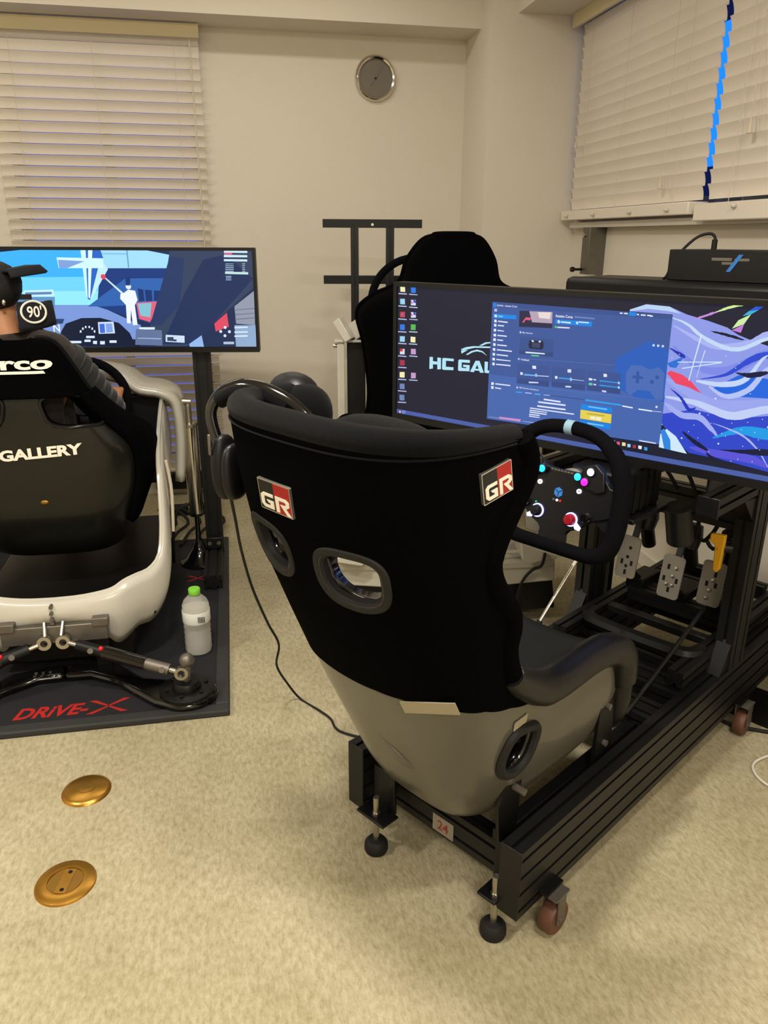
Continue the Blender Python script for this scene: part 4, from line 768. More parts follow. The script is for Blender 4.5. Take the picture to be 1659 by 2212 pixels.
# ------------------------------------------------------------------ monitors
def screen(items,parent,F,y0,m,bg,rect,flat_bg=None):
    me_v=[];me_f=[];cols=[]
    base=BASE[parent.name]
    def put(pts,col,y):
        o=len(me_v);me_v.extend([(b-base[0],y-base[1],z-base[2]) for b,z in pts]);me_f.append(tuple(range(o,o+len(pts))));cols.append(lin(col))
    y=y0;(s0,z0),(s1,z1)=rect
    put([(s0,z0),(s1,z0),(s1,z1),(s0,z1)],bg,y)
    cl=lambda q:(min(max(q[0],s0),s1),min(max(q[1],z0),z1))
    for it in items:
        y-=.000012
        if it[0]=='p': put([cl(q) for q in it[2]],it[1],y)
        elif it[0]=='d':
            _,c,(b,z),r=it
            if s0<b<s1: put([(b+r*math.cos(2*PI*k/10),z+r*math.sin(2*PI*k/10)) for k in range(10)],c,y)
        else:
            _,c,tx,(b,z),wd,ht=it
            V,Fc=text_mesh(tx,wd,ht,bold=.012)
            o=len(me_v);me_v.extend([(b+v[0]-base[0],y-base[1],z+v[1]-base[2]) for v in V])
            for f in Fc: me_f.append(tuple(o+i for i in f));cols.append(lin(c))
    me=bpy.data.meshes.new('screen_image');me.from_pydata(me_v,[],me_f)
    at=me.color_attributes.new('Col','FLOAT_COLOR','CORNER')
    d=[]
    for p,c in zip(me.polygons,cols):
        for _ in p.vertices: d+= [*c,1.]
    at.data.foreach_set('color',d)
    me.materials.append(MAT[m]);o=bpy.data.objects.new('screen_image',me);COL.objects.link(o);o.parent=parent;BASE[o.name]=base;return o
def monitor(F,b0,b1,z0,z1,label,items,m,bg,bz=.013,chin=.02):
    t=thing('monitor',F,((b0+b1)/2,0,z0),label,'monitor')
    MB().box(b0,b1,.004,.045,z0,z1).part('housing','black_plastic',t,bev=.004)
    bx=MB()
    bx.box(b0,b1,-.003,.006,z1-bz,z1).box(b0,b1,-.003,.006,z0,z0+chin).box(b0,b0+bz,-.003,.006,z0+chin,z1-bz).box(b1-bz,b1,-.003,.006,z0+chin,z1-bz)
    bx.part('bezel','black_plastic',t)
    bc=(b0+b1)/2;MB().box(bc-.28,bc+.28,.045,.085,z0+.08,z1-.08).part('back_cover','black_plastic',t,bev=.01)
    screen(items,t,F,.002,m,bg,((b0+bz,z0+chin),(b1-bz,z1-bz)))
    return t
SCR_R.insert(0,('p','#4a5fa6',[(-.716,.907),(.73,.907),(.73,.88),(-.716,.88)]))
mon=monitor(M,-.73,.73,.875,1.281,'wide desktop monitor showing a car logo, blue settings window and flowing ribbons',SCR_R,'screen_a','#1b1d30')
mon2=monitor(N,-1.46,.003,.957,1.363,'wide monitor showing a racing game pit lane, in front of the tall blind',SCR_L,'screen_b','#1d2c50',bz=.012,chin=.022)
q=MB();q.ball((-.74,-.004,.966),(.010,.002,.004),10,5);q.part('maker_mark','silver',mon2)
# stand of the left monitor
t=thing('monitor_stand',L,(-.06,1.24,.02),'black square-post monitor stand on the right side of the mat','monitor stand')
prof40=profile(.075,.05,2,1)
q=MB();extr(q,prof40,(-.055,1.26,.05),(-.055,1.26,1.3),up=(0,1,0));q.part('post','black_profile',t)
q=MB();extr(q,profile(.075,.06,2,1),(-.062,.90,.052),(-.062,1.34,.052));q.part('foot_bar','black_profile',t)
MB().box(-.092,-.022,1.195,1.233,.082,.135).part('corner_bracket','black_metal',t,bev=.004)
for b in (-.078,-.038): MB().cyl((b,1.192,.11),(b,1.197,.11),.009).part('bolt','steel_dull',t)
q=MB();extr(q,profile(.05,.05,1,1),(-1.2,1.30,1.16),(.0,1.30,1.16));q.part('cross_bar','black_profile',t)
q=MB();extr(q,prof40,(-1.15,1.26,.05),(-1.15,1.26,1.3),up=(0,1,0));q.part('post','black_profile',t)
q=MB();extr(q,profile(.075,.06,2,1),(-1.15,.90,.052),(-1.15,1.34,.052));q.part('foot_bar','black_profile',t)
# ------------------------------------------------------------------ mat
t=thing('floor_mat',L,(-.75,.7,0),'black rubber floor mat with red lettering under the left cockpit','mat')
MB().box(-1.5,-.045,.045,1.5,0,.018).part('mat_sheet','mat_black',t)
MB().box(-1.5,0,0,.045,0,.022).part('edge_strip','mat_border',t,bev=.006)
MB().box(-.045,0,.045,1.5,0,.022).part('edge_strip','mat_border',t,bev=.006)
def flat_text(txt,b0,b1,a0,a1,z,bold,shear,name,m,parent):
    V,Fc=text_mesh(txt,b1-b0,a1-a0,bold,shear)
    mb=MB();mb.add([(b0+v[0],a0+v[1],z) for v in V],Fc);return mb.part(name,m,parent,smooth=0,label='red printed lettering')
flat_text('DRiVE-',-.648,-.43,.068,.128,.0186,.03,.3,'printed_logo','red_print',t)
def xlogo(cx,cy,s,z):
    mb=MB()
    for sx in (-1,1):
        for sy in (-1,1):
            P=[(.0,.05),(.06,.0),(.70,.40),(.46,.42)]
            mb.add([(cx+sx*p[0]*s,cy+sy*p[1]*s,z) for p in P],[(0,1,2,3)])
    return mb.part('printed_mark','red_print',t,smooth=0,label='red printed X mark')
xlogo(-.372,.098,.09,.0186);xlogo(-.13,1.03,.07,.0186)
# bottle
t=thing('water_bottle',L,(-.105,.40,.018),'clear plastic water bottle with green cap standing on the mat','bottle')
c=(-.105,.40,.018)
prof=[(.030,0),(.044,.004),(.047,.02),(.045,.03),(.047,.045),(.044,.052),(.047,.062),(.044,.070),(.047,.080),(.044,.088),(.047,.098),(.046,.115),(.0475,.12),(.0475,.165),(.046,.172),(.046,.182),(.040,.198),(.026,.213),(.017,.218),(.0165,.228)]
MB().lathe(prof,c,(0,0,1),28).part('bottle_body','bottle_plastic',t)
MB().lathe([(.040,.004),(.043,.02),(.0415,.1),(.043,.10),(0,.10)],c,(0,0,1),24).part('water','water',t)
MB().lathe([(.0478,.122),(.0482,.123),(.0482,.164),(.0478,.165)],c,(0,0,1),28).part('label','bottle_label',t,label='white printed label')
q=MB()
for i in range(5): q.box(-.097+i*.005,-.0945+i*.005,.3505,.3515,.150,.172)
q.part('bar_mark','black_plastic',t)
MB().lathe([(.0195,.222),(.0205,.224),(.0205,.240),(.019,.2425),(0,.2425)],c,(0,0,1),24).part('cap','green_cap',t)
# ------------------------------------------------------------------ left cockpit: motion base
BC=-.53
t=thing('motion_platform',L,(BC,.25,.018),'black steel motion platform under the white cockpit, with rod arms and round feet','motion platform')
plate=[(-.03,.035),(.02,.06),(.03,.10),(.015,.14),(-.03,.165),(-.10,.165),(-.25,.29),(-.31,.31),(-.40,.30)]
R_=[( -.128+.085*math.cos(x),.095+.075*math.sin(x)) for x in np.linspace(-2.2,1.9,16)]
leg=[(-.50,.285),(-.44,.285)]+[(-.33,.265),(-.235,.165)]
def legpoly(sx):
    right=[(.0,.26),(.08,.258),(.17,.20),(.30,.055)]+[(.40+.095*math.cos(x),.095+.085*math.sin(x)) for x in np.linspace(-2.4,2.0,14)]+[(.26,.20),(.17,.30),(.06,.33),(0,.33)]
    return [(BC+sx*u,v) for u,v in (right if sx>0 else right[::-1])]
for sx in (1,-1):
    MB().prism(legpoly(sx),lambda u,v,w:(u,v,w),.022,.05).part('leg_plate','black_gloss',t,bev=.012)
    fx=BC+sx*.40
    MB().lathe([(.085,0),(.085,.008),(.078,.012),(.045,.012),(.043,.03),(.038,.036),(0,.036)],(fx,.095,.05),(0,0,1),32).part('foot_disc','black_metal',t)
    for k in range(6):
        an=k*PI/3+.3;MB().cyl((fx+.063*math.cos(an),.095+.063*math.sin(an),.06),(fx+.063*math.cos(an),.095+.063*math.sin(an),.067),.007,n=6).part('bolt','black_metal',t)
    q=MB();q.cyl((fx,.095,.08),(fx+.006*sx,.10,.145),.013);q.ball((fx+.006*sx,.105,.15),.024,14,9);q.part('ball_joint','steel_dull',t)
    MB().lathe([(.012,-.009),(.021,-.009),(.021,.009),(.012,.009)],(fx-sx*.012,.085,.118),(0,-1,.1),20,True).part('rod_eye','steel',t)
    # arm from centre to foot
    p0=Vector((BC+sx*.028,.205,.20));p1=Vector((fx-sx*.012,.085,.118));d=p1-p0
    MB().lathe([(.011,-.010),(.022,-.010),(.022,.010),(.011,.010)],p0,(0,-1,.15),20,True).part('rod_eye','steel',t)
    MB().cyl(p0+d*.05,p0+d*.16,.008).part('threaded_end','steel',t)
    MB().cyl(p0+d*.12,p0+d*.36,.019).part('rod_clamp','black_metal',t)
    MB().cyl(p0+d*.34,p0+d*.70,.022).part('rod_body','black_gloss',t)
    MB().cyl(p0+d*.70,p0+d*.90,.019).part('rod_sleeve','steel_dull',t)
    MB().cyl(p0+d*.88,p0+d*.97,.009).part('threaded_end','steel',t)
    MB().ball(p0+d*.33+Vector((0,-.012,.018)),.008,10,6).part('marker','red_dot',t)
    for f in (.24,.84): MB().cyl(p0+d*f+Vector((0,-.018,.004)),p0+d*f+Vector((0,-.024,.006)),.009).part('bolt','steel_dull',t)
    MB().cyl(p0+Vector((sx*-.004,.0,.02)),p0+Vector((0,.03,.055)),.007).part('stud','steel',t)
MB().box(BC-.16,BC+.16,.225,.25,.185,.245).part('rear_bracket','steel_dull',t,bev=.003)
for sx in (-1,1): MB().box(BC+sx*.14-.025,BC+sx*.14+.025,.22,.25,.235,.262).part('bracket_tab','steel_dull',t,bev=.002)
for k in range(7): MB().cyl((BC-.09+(k%4)*.022,.262+.02*(k//4)+.0,.05),(BC-.09+(k%4)*.022,.262+.02*(k//4),.053),.005,n=8).part('bolt','steel_dull',t)
q=MB();extr(q,profile(.08,.05,2,1),(BC-.28,.33,.075),(BC+.33,1.35,.075));
MB().box(BC-.22,BC+.22,.34,1.3,.06,.14).part('centre_beam','black_metal',t,bev=.006)
MB().box(BC+.10,BC+.145,.30,.34,.03,.2).part('centre_post','black_metal',t)
# white body tub around the seat
t=thing('racing_cockpit',L,(BC,.7,.15),'glossy white moulded cockpit body wrapping around the black seat','cockpit body')
half=[(0,.262,.225,.318),(.08,.266,.215,.319),(.15,.272,.175,.327),(.185,.280,.140,.335),(.215,.296,.150,.350),(.25,.318,.178,.358),(.29,.345,.180,.365),(.322,.385,.20,.395),(.333,.43,.235,.465),(.334,.48,.26,.565),(.330,.56,.28,.68),(.322,.75,.31,.74),(.312,1.0,.34,.77),(.305,1.2,.38,.79)]
rows=[]
hs=spline(half,34)
for u,a,zb,zt in hs[::-1]: rows.append((BC-u,a,zb,zt))
for u,a,zb,zt in hs[1:]: rows.append((BC+u,a,zb,zt))
mb=MB();nz=7;vs=[];fs=[]
for i,(b,a,zb,zt) in enumerate(rows):
    nx=(b-BC)/.35;cx=abs(nx)
    for k in range(nz):
        s=k/(nz-1);bul=.022*math.sin(PI*s)-.02*(1-s)**2
        vs.append((b+nx*bul,a-(1-cx)*bul*1.2,zb+(zt-zb)*s))
for i in range(len(rows)-1):
    for k in range(nz-1): fs.append((i*nz+k,(i+1)*nz+k,(i+1)*nz+k+1,i*nz+k+1))
o=mb.add(vs,fs).part('tub_shell','white_paint',t,smooth=50);solid(o,.014,0)
MB().tube([(b*1.0,a+.004,zt) for b,a,zb,zt in rows],.008,8).part('rim_lip','white_paint',t)
for z,a in ((.307,.252),(.287,.247),(.268,.246),(.255,.247),(.236,.252)): MB().cyl((BC-.002,a+.006,z),(BC-.002,a-.022,z),.006,n=10).part('screw','steel_dull',t)
# floor pan inside, dark
MB().box(BC-.30,BC+.30,.34,1.3,.2,.225).part('floor_pan','black_metal',t,bev=.01)
# nose cowl with dash
cw=[(-.33,.44),(-.345,.60),(-.345,.72),(-.33,.785),(-.28,.815),(-.2,.83),(-.13,.88),(0,.905),(.13,.88),(.2,.83),(.28,.815),(.33,.785),(.345,.72),(.345,.60),(.33,.44)]
cw=spline(cw,44)
mb=MB();n=len(cw);vs=[]
for a,sc_ in ((1.08,.97),(1.10,1.0),(1.3,1.0),(1.5,.92)):
    for u,z in cw: vs.append((BC+.03+u*sc_,a,.44+(z-.44)*sc_))
fs=[(j*n+i,j*n+i+1,(j+1)*n+i+1,(j+1)*n+i) for j in range(3) for i in range(n-1)]
o=mb.add(vs,fs).part('nose_cowl','white_paint',t,smooth=60);solid(o,.03,0)
MB().box(BC-.27,BC+.31,1.14,1.17,.42,.80).part('dash_panel','black_plastic',t,bev=.01)
q=MB();q.tube(spline([(BC+.35,.62,.66),(BC+.36,.62,.55),(BC+.355,.60,.4)],8),.006,6);q.part('seam_strip','cord_white',t)
# side rods and chrome actuator right of the body
t=thing('linear_actuator',L,(-.12,1.2,.02),'upright chrome cylinder actuator between white body and monitor post','actuator')
c=(-.125,1.2,0)
MB().cyl((-.125,1.2,.26),(-.125,1.2,.645),.032,n=28).part('cylinder','chrome',t)
MB().cyl((-.125,1.2,.245),(-.125,1.2,.262),.027,n=24).part('end_cap','black_metal',t)
MB().lathe([(.033,0),(.034,.004),(.034,.014),(.02,.018)],(-.125,1.2,.645),(0,0,1),28).part('top_collar','steel',t)
MB().cyl((-.125,1.2,.645),(-.125,1.2,.735),.013,n=20).part('piston_rod','steel',t)
MB().lathe([(.013,0),(.009,.012),(.004,.02),(0,.021)],(-.125,1.2,.735),(0,0,1),16).part('rod_tip','steel_dull',t)
MB().lathe([(.085,.02),(.085,.03),(.06,.045),(.03,.09),(.012,.14),(.01,.25)],(-.125,1.2,0),(0,0,1),28).part('base','black_gloss',t)
MB().cyl((-.30,1.2,.757),(-.19,1.2,.757),.022,n=20).part('link_tube','white_paint',t)
MB().cyl((-.195,1.2,.757),(-.180,1.2,.757),.030,n=20).part('white_ring','white_paint',t)
MB().cyl((-.18,1.2,.757),(-.112,1.2,.752),.014,n=16).part('link_pin','steel',t)
MB().tube(spline([(-.16,1.2,.30),(-.20,1.19,.28),(-.225,1.18,.2),(-.235,1.17,.1),(-.24,1.2,.03)],14),.007,8).part('power_lead','black_rubber',t)
# loose things on the far end of the mat
t=thing('power_strip',L,(-.22,1.62,0),'bundle of black cables and a power strip at the foot of the tall blind','cables')
MB().box(-.34,-.06,1.9,1.96,.01,.05).part('strip','black_plastic',t,bev=.005)
for k in range(5):
    x=-.36+k*.06;MB().tube(spline([(x,1.9,.04),(x+.03,1.8,.06+.02*(k%2)),(x+.1,1.72,.03),(x+.05,1.58,.025),(x+.02,1.4,.03)],16),.008,7).part('cable','black_rubber',t)
o=MB().box(-.40,.10,2.255,2.285,.04,.135).top('low_box',"black_plastic",L,(-.15,2.27,0.0),'low dark box on the floor under the tall blind','box')
# ------------------------------------------------------------------ bucket shells
def se_table(p,n=200,ratio=.9):
    ph=np.linspace(0,PI/2,n);x=np.sin(ph)**p;y=(1-np.cos(ph)**p)*ratio
    s=np.concatenate([[0],np.cumsum(np.hypot(np.diff(x),np.diff(y)))]);return ph,s/s[-1]
class Bucket:
    # centre: spine (a,z) from top down and forward; edge: wing edge (a,z); wid: half width
    def __init__(s,centre,edge,wid,p=.5,bc=0.,lean=0.):
        s.c,s.e,s.w,s.bc,s.lean=np.array(centre),np.array(edge),np.array([[w] for w in wid]),bc,lean
        s.n=len(centre);s.pp=np.array([[x] for x in (p if isinstance(p,list) else [p]*s.n)]);s.tab={};s.mem={}
    def atv(s,T_,U_):
        T_=np.asarray(T_,float);U_=np.asarray(U_,float)
        def cv(P):
            n=len(P);t=np.clip(T_,0,n-1);i=np.minimum(t.astype(int),n-2);f=(t-i)[...,None]
            p0=P[np.maximum(i-1,0)];p1=P[i];p2=P[i+1];p3=P[np.minimum(i+2,n-1)]
            return .5*((2*p1)+(p2-p0)*f+(2*p0-5*p1+4*p2-p3)*f*f+(3*p1-p0-3*p2+p3)*f**3)
        p=cv(s.pp)[...,0];k=p/.05;k0=np.floor(k+1e-9).astype(int);A=np.abs(U_);ph=np.zeros_like(A)
        for q in np.unique(k0):
            m=k0==q;o=[]
            for d in (q,q+1):
                if d not in s.tab: s.tab[d]=se_table(d*.05)
                o.append(np.interp(A[m],s.tab[d][1],s.tab[d][0]))
            ph[m]=o[0]+(o[1]-o[0])*(k[m]-q)
        w=cv(s.w)[...,0];b=np.sign(U_)*w*np.sin(ph)**p;m=(1-np.maximum(np.cos(ph),0)**p)[...,None]
        q=cv(s.c)*(1-m)+cv(s.e)*m
        return np.stack([s.bc+b+s.lean*q[...,1],q[...,0],q[...,1]],-1)
    def nrmv(s,T_,U_):
        e=.01;du=s.atv(T_,np.minimum(U_+e,1))-s.atv(T_,np.maximum(U_-e,-1));dt=s.atv(np.minimum(T_+e*6,s.n-1),U_)-s.atv(np.maximum(T_-e*6,0),U_)
        n=np.cross(dt,du);return n/np.maximum(np.linalg.norm(n,axis=-1,keepdims=True),1e-9)
    def at(s,t,u): return Vector(s.atv(np.array([t]),np.array([u]))[0])
    def nrm(s,t,u): return Vector(s.nrmv(np.array([t]),np.array([u]))[0])
    def find(s,P):
        P=np.array(P,float)
        def best(ts,us):
            T_,U_=np.meshgrid(ts,us,indexing='ij');d=np.linalg.norm(s.atv(T_,U_)-P,axis=-1);i=np.unravel_index(d.argmin(),d.shape);return float(T_[i]),float(U_[i])
        t0,u0=best(np.linspace(0,s.n-1,73),np.linspace(-1,1,61));return best(np.linspace(t0-.17,t0+.17,21),np.linspace(max(-1,u0-.035),min(1,u0+.035),21))
    def grid(s,t0,t1,nt,nu,off=0.,keep=None,holes=(),u0=-1,u1=1):
        mb=MB();uu=np.linspace(u0,u1,nu+1)
        lo=np.array([t0(u) if callable(t0) else t0 for u in uu]);hi=np.array([t1(u) if callable(t1) else t1 for u in uu])
        TT=lo[None,:]+(hi-lo)[None,:]*np.linspace(0,1,nt+1)[:,None];UU=np.repeat(uu[None,:],nt+1,0);T0=TT.copy()
        tc=(TT[:-1,:-1]+TT[1:,1:])/2;uc=(UU[:-1,:-1]+UU[1:,1:])/2
        dead=np.zeros_like(tc,bool)
        if keep: dead|=~np.vectorize(keep)(tc,uc)
        hd=np.zeros_like(dead)
        for h in holes: hd|=s.hin(tc,uc,*h)<1
        dead|=hd
        # move the rim vertices of each hole on to its outline
        for i,j in zip(*np.nonzero(hd)):
            for a,b in ((i,j),(i+1,j),(i,j+1),(i+1,j+1)):
                ar=[(a-1,b-1),(a-1,b),(a,b-1),(a,b)]
                if any(0<=x<nt and 0<=y<nu and not dead[x,y] for x,y in ar):
                    for h in holes:
                        k=s.hin(T0[a,b],uu[b],*h)
                        if .15<k<3: k=k**(1/h[5]);TT[a,b]=h[0]+(T0[a,b]-h[0])/k;UU[a,b]=h[1]+(uu[b]-h[1])/k
        P=s.atv(TT,UU)
        if off: P=P+s.nrmv(TT,UU)*off
        P=P.reshape(-1,3);mp={};vv=[];ff=[]
        for i,j in zip(*np.nonzero(~dead)):
            g=[]
            for k in (i*(nu+1)+j,(i+1)*(nu+1)+j,(i+1)*(nu+1)+j+1,i*(nu+1)+j+1):
                if k not in mp: mp[k]=len(vv);vv.append(P[k])
                g.append(mp[k])
            ff.append(tuple(g))
        mb.open=True;return mb.add(vv,ff)
    def hin(s,t,u,ht,hu,rt,ru,ang,ex):
        x=(t-ht)/rt;y=(u-hu)/ru;c,sn=math.cos(ang),math.sin(ang);x,y=x*c+y*sn,-x*sn+y*c
        return np.abs(x)**ex+np.abs(y)**ex
    def ring(s,ht,hu,rt,ru,ang,ex,off=0.,k=1.,n=40):
        out=[];c,sn=math.cos(ang),math.sin(ang)
        for i in range(n):
            a=2*PI*i/n;x=math.copysign(abs(math.cos(a))**(2/ex),math.cos(a))*k;y=math.copysign(abs(math.sin(a))**(2/ex),math.sin(a))*k
            x,y=x*c-y*sn,x*sn+y*c;t,u=ht+x*rt,hu+y*ru
            out.append(s.at(t,u)+s.nrm(t,u)*off)
        return out
    def badge(s,t,u,hw,hh,poly_fn=None,off=.004,ang=0.):
        # local plane on the shell: returns (origin, right, up, normal) seen from outside
        o=s.at(t,u);n=s.nrm(t,u);up=Vector((0,0,1));up=(up-n*up.dot(n)).normalized();rt=up.cross(n).normalized()
        return o+n*off,rt,up,n
# ------------------------------------------------------------------ left seat
LS=Bucket(
 [(.44,1.105),(.437,1.08),(.432,1.0),(.425,.92),(.425,.84),(.43,.74),(.445,.62),(.47,.50),(.52,.40),(.60,.34),(.72,.32),(.88,.33),(1.0,.35)],
 [(.47,1.10),(.50,1.085),(.53,1.0),(.55,.92),(.58,.84),(.66,.76),(.68,.66),(.66,.58),(.70,.53),(.76,.50),(.84,.48),(.93,.46),(1.0,.43)],
 [.05,.10,.145,.185,.255,.335,.335,.30,.27,.26,.26,.26,.24],p=.55,bc=-.575)
t=thing('racing_chair',L,(-.57,.6,.3),'black glossy-backed bucket seat with white lettering inside the white cockpit','racing seat','racing seats')
sl=[(3.45,.40,.62,.235,0.,4.),(3.45,-.40,.62,.235,0.,4.)]
o=LS.grid(0,12,130,90,holes=sl,keep=lambda t,u:t<10.5 or True).part('seat_shell','shell_black',t,smooth=60);solid(o,.012)
o=LS.grid(0.05,12,60,40,off=-.02,holes=sl).part('inner_padding','fabric_black',t,smooth=60);solid(o,.02)
for h in sl: MB().tube(LS.ring(*h,off=.001),.006,6,closed=True).part('slot_trim','black_plastic',t)
# top cover and side bolsters in fabric
o=LS.grid(0,2.9,40,60,off=.007).part('headrest_cover','fabric_black',t,smooth=60);solid(o,.006)
for sx in (-1,1):
    o=(LS.grid(2.9,7.4,50,24,off=.012,u0=.58,u1=1) if sx>0 else LS.grid(2.9,7.4,50,24,off=.012,u0=-1,u1=-.58)).part('side_bolster','fabric_black',t,smooth=60);solid(o,.03,0)
MB().tube([LS.at(x,1)+LS.nrm(x,.99)*.0 for x in np.linspace(.2,8,40)],.016,8).part('edge_piping','fabric_dark',t)
MB().tube([LS.at(x,-1) for x in np.linspace(.2,8,40)],.016,8).part('edge_piping','fabric_dark',t)
def wrap_text(B,txt,t0,b0,b1,z0,z1,off,name,m,parent,bold,shear=0.,slope=0.):
    V,Fc=text_mesh(txt,b1-b0,z1-z0,bold,shear)
    # lay the letters on the shell: search the height on the spine, the breadth by offset
    ts=np.linspace(0,8,400);zs=np.array([cr(B.c,x)[1] for x in ts])
    vs=[]
    for v in V:
        b=b0+v[0];z=z0+v[1]+slope*(b-(b0+b1)/2);tt=np.interp(-z,-zs,ts);W_=cr(B.w,tt)[0];x=min(abs(b-B.bc)/W_,.999)
        p_=cr(B.pp,tt)[0];ph=math.asin(x**(1/p_));tb_=se_table(round(p_/.05)*.05);u=np.interp(ph,tb_[0],tb_[1])*(1 if b>B.bc else -1)
        q=B.at(tt,u);vs.append(q+B.nrm(tt,u)*off)
    return MB().add(vs,Fc).part(name,m,parent,smooth=0,label='white lettering')
wrap_text(LS,'sparco',1.6,-.76,-.475,1.005,1.045,.010,'seat_lettering','white_print',t,.035)
MB().add([LS.at(1.85,u)+LS.nrm(1.85,u)*.011 for u in np.linspace(-.62,.33,12)]+[LS.at(1.95,u)+LS.nrm(1.95,u)*.011 for u in np.linspace(-.62,.345,12)],[(i,i+1,13+i,12+i) for i in range(11)]).part('underline','white_print',t,smooth=0,label='white underline below the lettering')
wrap_text(LS,'HC GALLERY',5,-.765,-.415,.735,.772,.004,'seat_lettering','white_print',t,.045,slope=.06)
q=MB();q.ball(LS.at(6.3,.03)+LS.nrm(6.3,.03)*.002,(.013,.004,.008),12,6);q.part('brass_stud','brass_dull',t)
# ------------------------------------------------------------------ left steering wheel
t=thing('steering_wheel',L,(BC+.03,1.0,.80),'dark round steering wheel beyond the seated person','steering wheel','steering wheels')
wc=Vector((BC+.03,1.0,.80));tau=math.radians(18);X_=Vector((1,0,0));Y_=Vector((0,math.sin(tau),math.cos(tau)));N_=Vector((0,-math.cos(tau),math.sin(tau)))
MB().tube([wc+X_*.165*math.cos(a)+Y_*.16*math.sin(a) for a in np.linspace(0,2*PI,48,endpoint=False)],.017,10,closed=True).part('rim','alcantara',t)
MB().lathe([(.05,-.01),(.05,.012),(.0,.014)],wc,N_,24).part('hub','carbon',t)
for an in (0,PI,-PI/2): MB().bar(wc+(X_*math.cos(an)+Y_*math.sin(an))*.04,wc+(X_*math.cos(an)+Y_*math.sin(an))*.16,.03,.006,up=N_).part('spoke','carbon',t)
MB().cyl(wc-N_*.01,wc-N_*.16,.03).part('column','black_metal',t)
# ------------------------------------------------------------------ the person in the left seat (seen from behind, cut by the frame)
t=thing('person',L,(-.6,.62,.34),'person in dark cap and mottled jacket seated in the left cockpit','person')
HB=-.672;HA=.66
def skin_body(name,J,E_,parent,m,root,sub=2):
    b=BASE[parent.name];keys=list(J);me=bpy.data.meshes.new(name)
    me.from_pydata([(J[k][0]-b[0],J[k][1]-b[1],J[k][2]-b[2]) for k in keys],[(keys.index(p),keys.index(q)) for p,q in E_],[])
    me.materials.append(MAT[m]);o=bpy.data.objects.new(name,me);COL.objects.link(o);o.parent=parent;BASE[o.name]=b
    md=o.modifiers.new('skin','SKIN');md.use_smooth_shade=True
    for i,k in enumerate(keys):
        r=J[k][3];r=r if isinstance(r,tuple) else (r,r);sv=me.skin_vertices[0].data[i];sv.radius=r;sv.use_root=(k==root)
    s=o.modifiers.new('sub','SUBSURF');s.levels=sub;s.render_levels=sub
    return o
J={'pelvis':(-.585,.70,.45,.13),'waist':(-.59,.66,.58,.12),'chest':(-.60,.62,.80,(.13,.105)),'shoul':(-.605,.61,.98,(.12,.09)),'neck0':(-.635,.63,1.07,.056),'neck1':(-.655,.65,1.14,.050),
 'jaw':(-.668,.668,1.18,.062),'head':(HB,HA+.005,1.235,(.078,.09)),'crown':(HB-.002,HA-.005,1.29,(.066,.075)),
 'rsh':(-.47,.62,.99,.066),'relb':(-.365,.76,.80,.048),'rwr':(-.385,.95,.80,.033),'rpalm':(-.375,.985,.83,(.034,.018)),
 'lsh':(-.75,.62,.99,.066),'lelb':(-.80,.78,.80,.048),'lwr':(-.655,.95,.80,.033),'lpalm':(-.665,.985,.83,(.034,.018)),
 'rhip':(-.48,.72,.43,.095),'rkn':(-.43,1.12,.52,.07),'ran':(-.45,1.42,.26,.045),'rtoe':(-.45,1.52,.33,.035),
 'lhip':(-.69,.72,.43,.095),'lkn':(-.70,1.12,.52,.07),'lan':(-.66,1.42,.26,.045),'ltoe':(-.66,1.52,.33,.035)}
Ed=[('pelvis','waist'),('waist','chest'),('chest','shoul'),('shoul','neck0'),('neck0','neck1'),('neck1','jaw'),('jaw','head'),('head','crown'),('shoul','rsh'),('rsh','relb'),('relb','rwr'),('rwr','rpalm'),('shoul','lsh'),('lsh','lelb'),('lelb','lwr'),('lwr','lpalm'),('pelvis','rhip'),('rhip','rkn'),('rkn','ran'),('ran','rtoe'),('pelvis','lhip'),('lhip','lkn'),('lkn','lan'),('lan','ltoe')]
for s,sg in (('r',1),('l',-1)):
    px,py,pz=J[s+'palm'][:3]
    for i,(dx,l) in enumerate(((-.022,.06),(-.007,.07),(.008,.065),(.022,.052))):
        k=f'{s}f{i}';J[k+'a']=(px+dx,py+.022,pz+.02,.009);J[k+'b']=(px+dx*1.05,py+.03+l*.3,pz+.005,.0085);J[k+'c']=(px+dx*1.05,py+.015+l*.2,pz-.022,.0075)
        Ed+=[(s+'palm',k+'a'),(k+'a',k+'b'),(k+'b',k+'c')]
    J[s+'t0']=(px-sg*.03,py-.005,pz+.012,.010);J[s+'t1']=(px-sg*.04,py-.002,pz+.045,.009);Ed+=[(s+'palm',s+'t0'),(s+'t0',s+'t1')]
skin_body('body',J,Ed,t,'skin','pelvis')
# face details, looking to the right: nose, ear, eyes
q=MB();q.ball((HB+.045,HA+.085,1.222),(.020,.014,.020),10,7);q.part('nose','skin',t)
q=MB();q.ball((HB-.005,HA-.083,1.225),(.018,.010,.030),10,7);q.part('ear','skin',t)
for a in (.005,.065): MB().ball((HB-.01+a,HA+.078,1.245),.010,10,7).part('eye','white_print',t)
MB().box(HB+.005,HB+.05,HA+.066,HA+.078,1.186,1.191).part('mouth','red_badge',t)
# hair
q=MB();q.ball((HB,HA-.008,1.252),(.094,.100,.082),18,12);q.part('hair','hair',t)
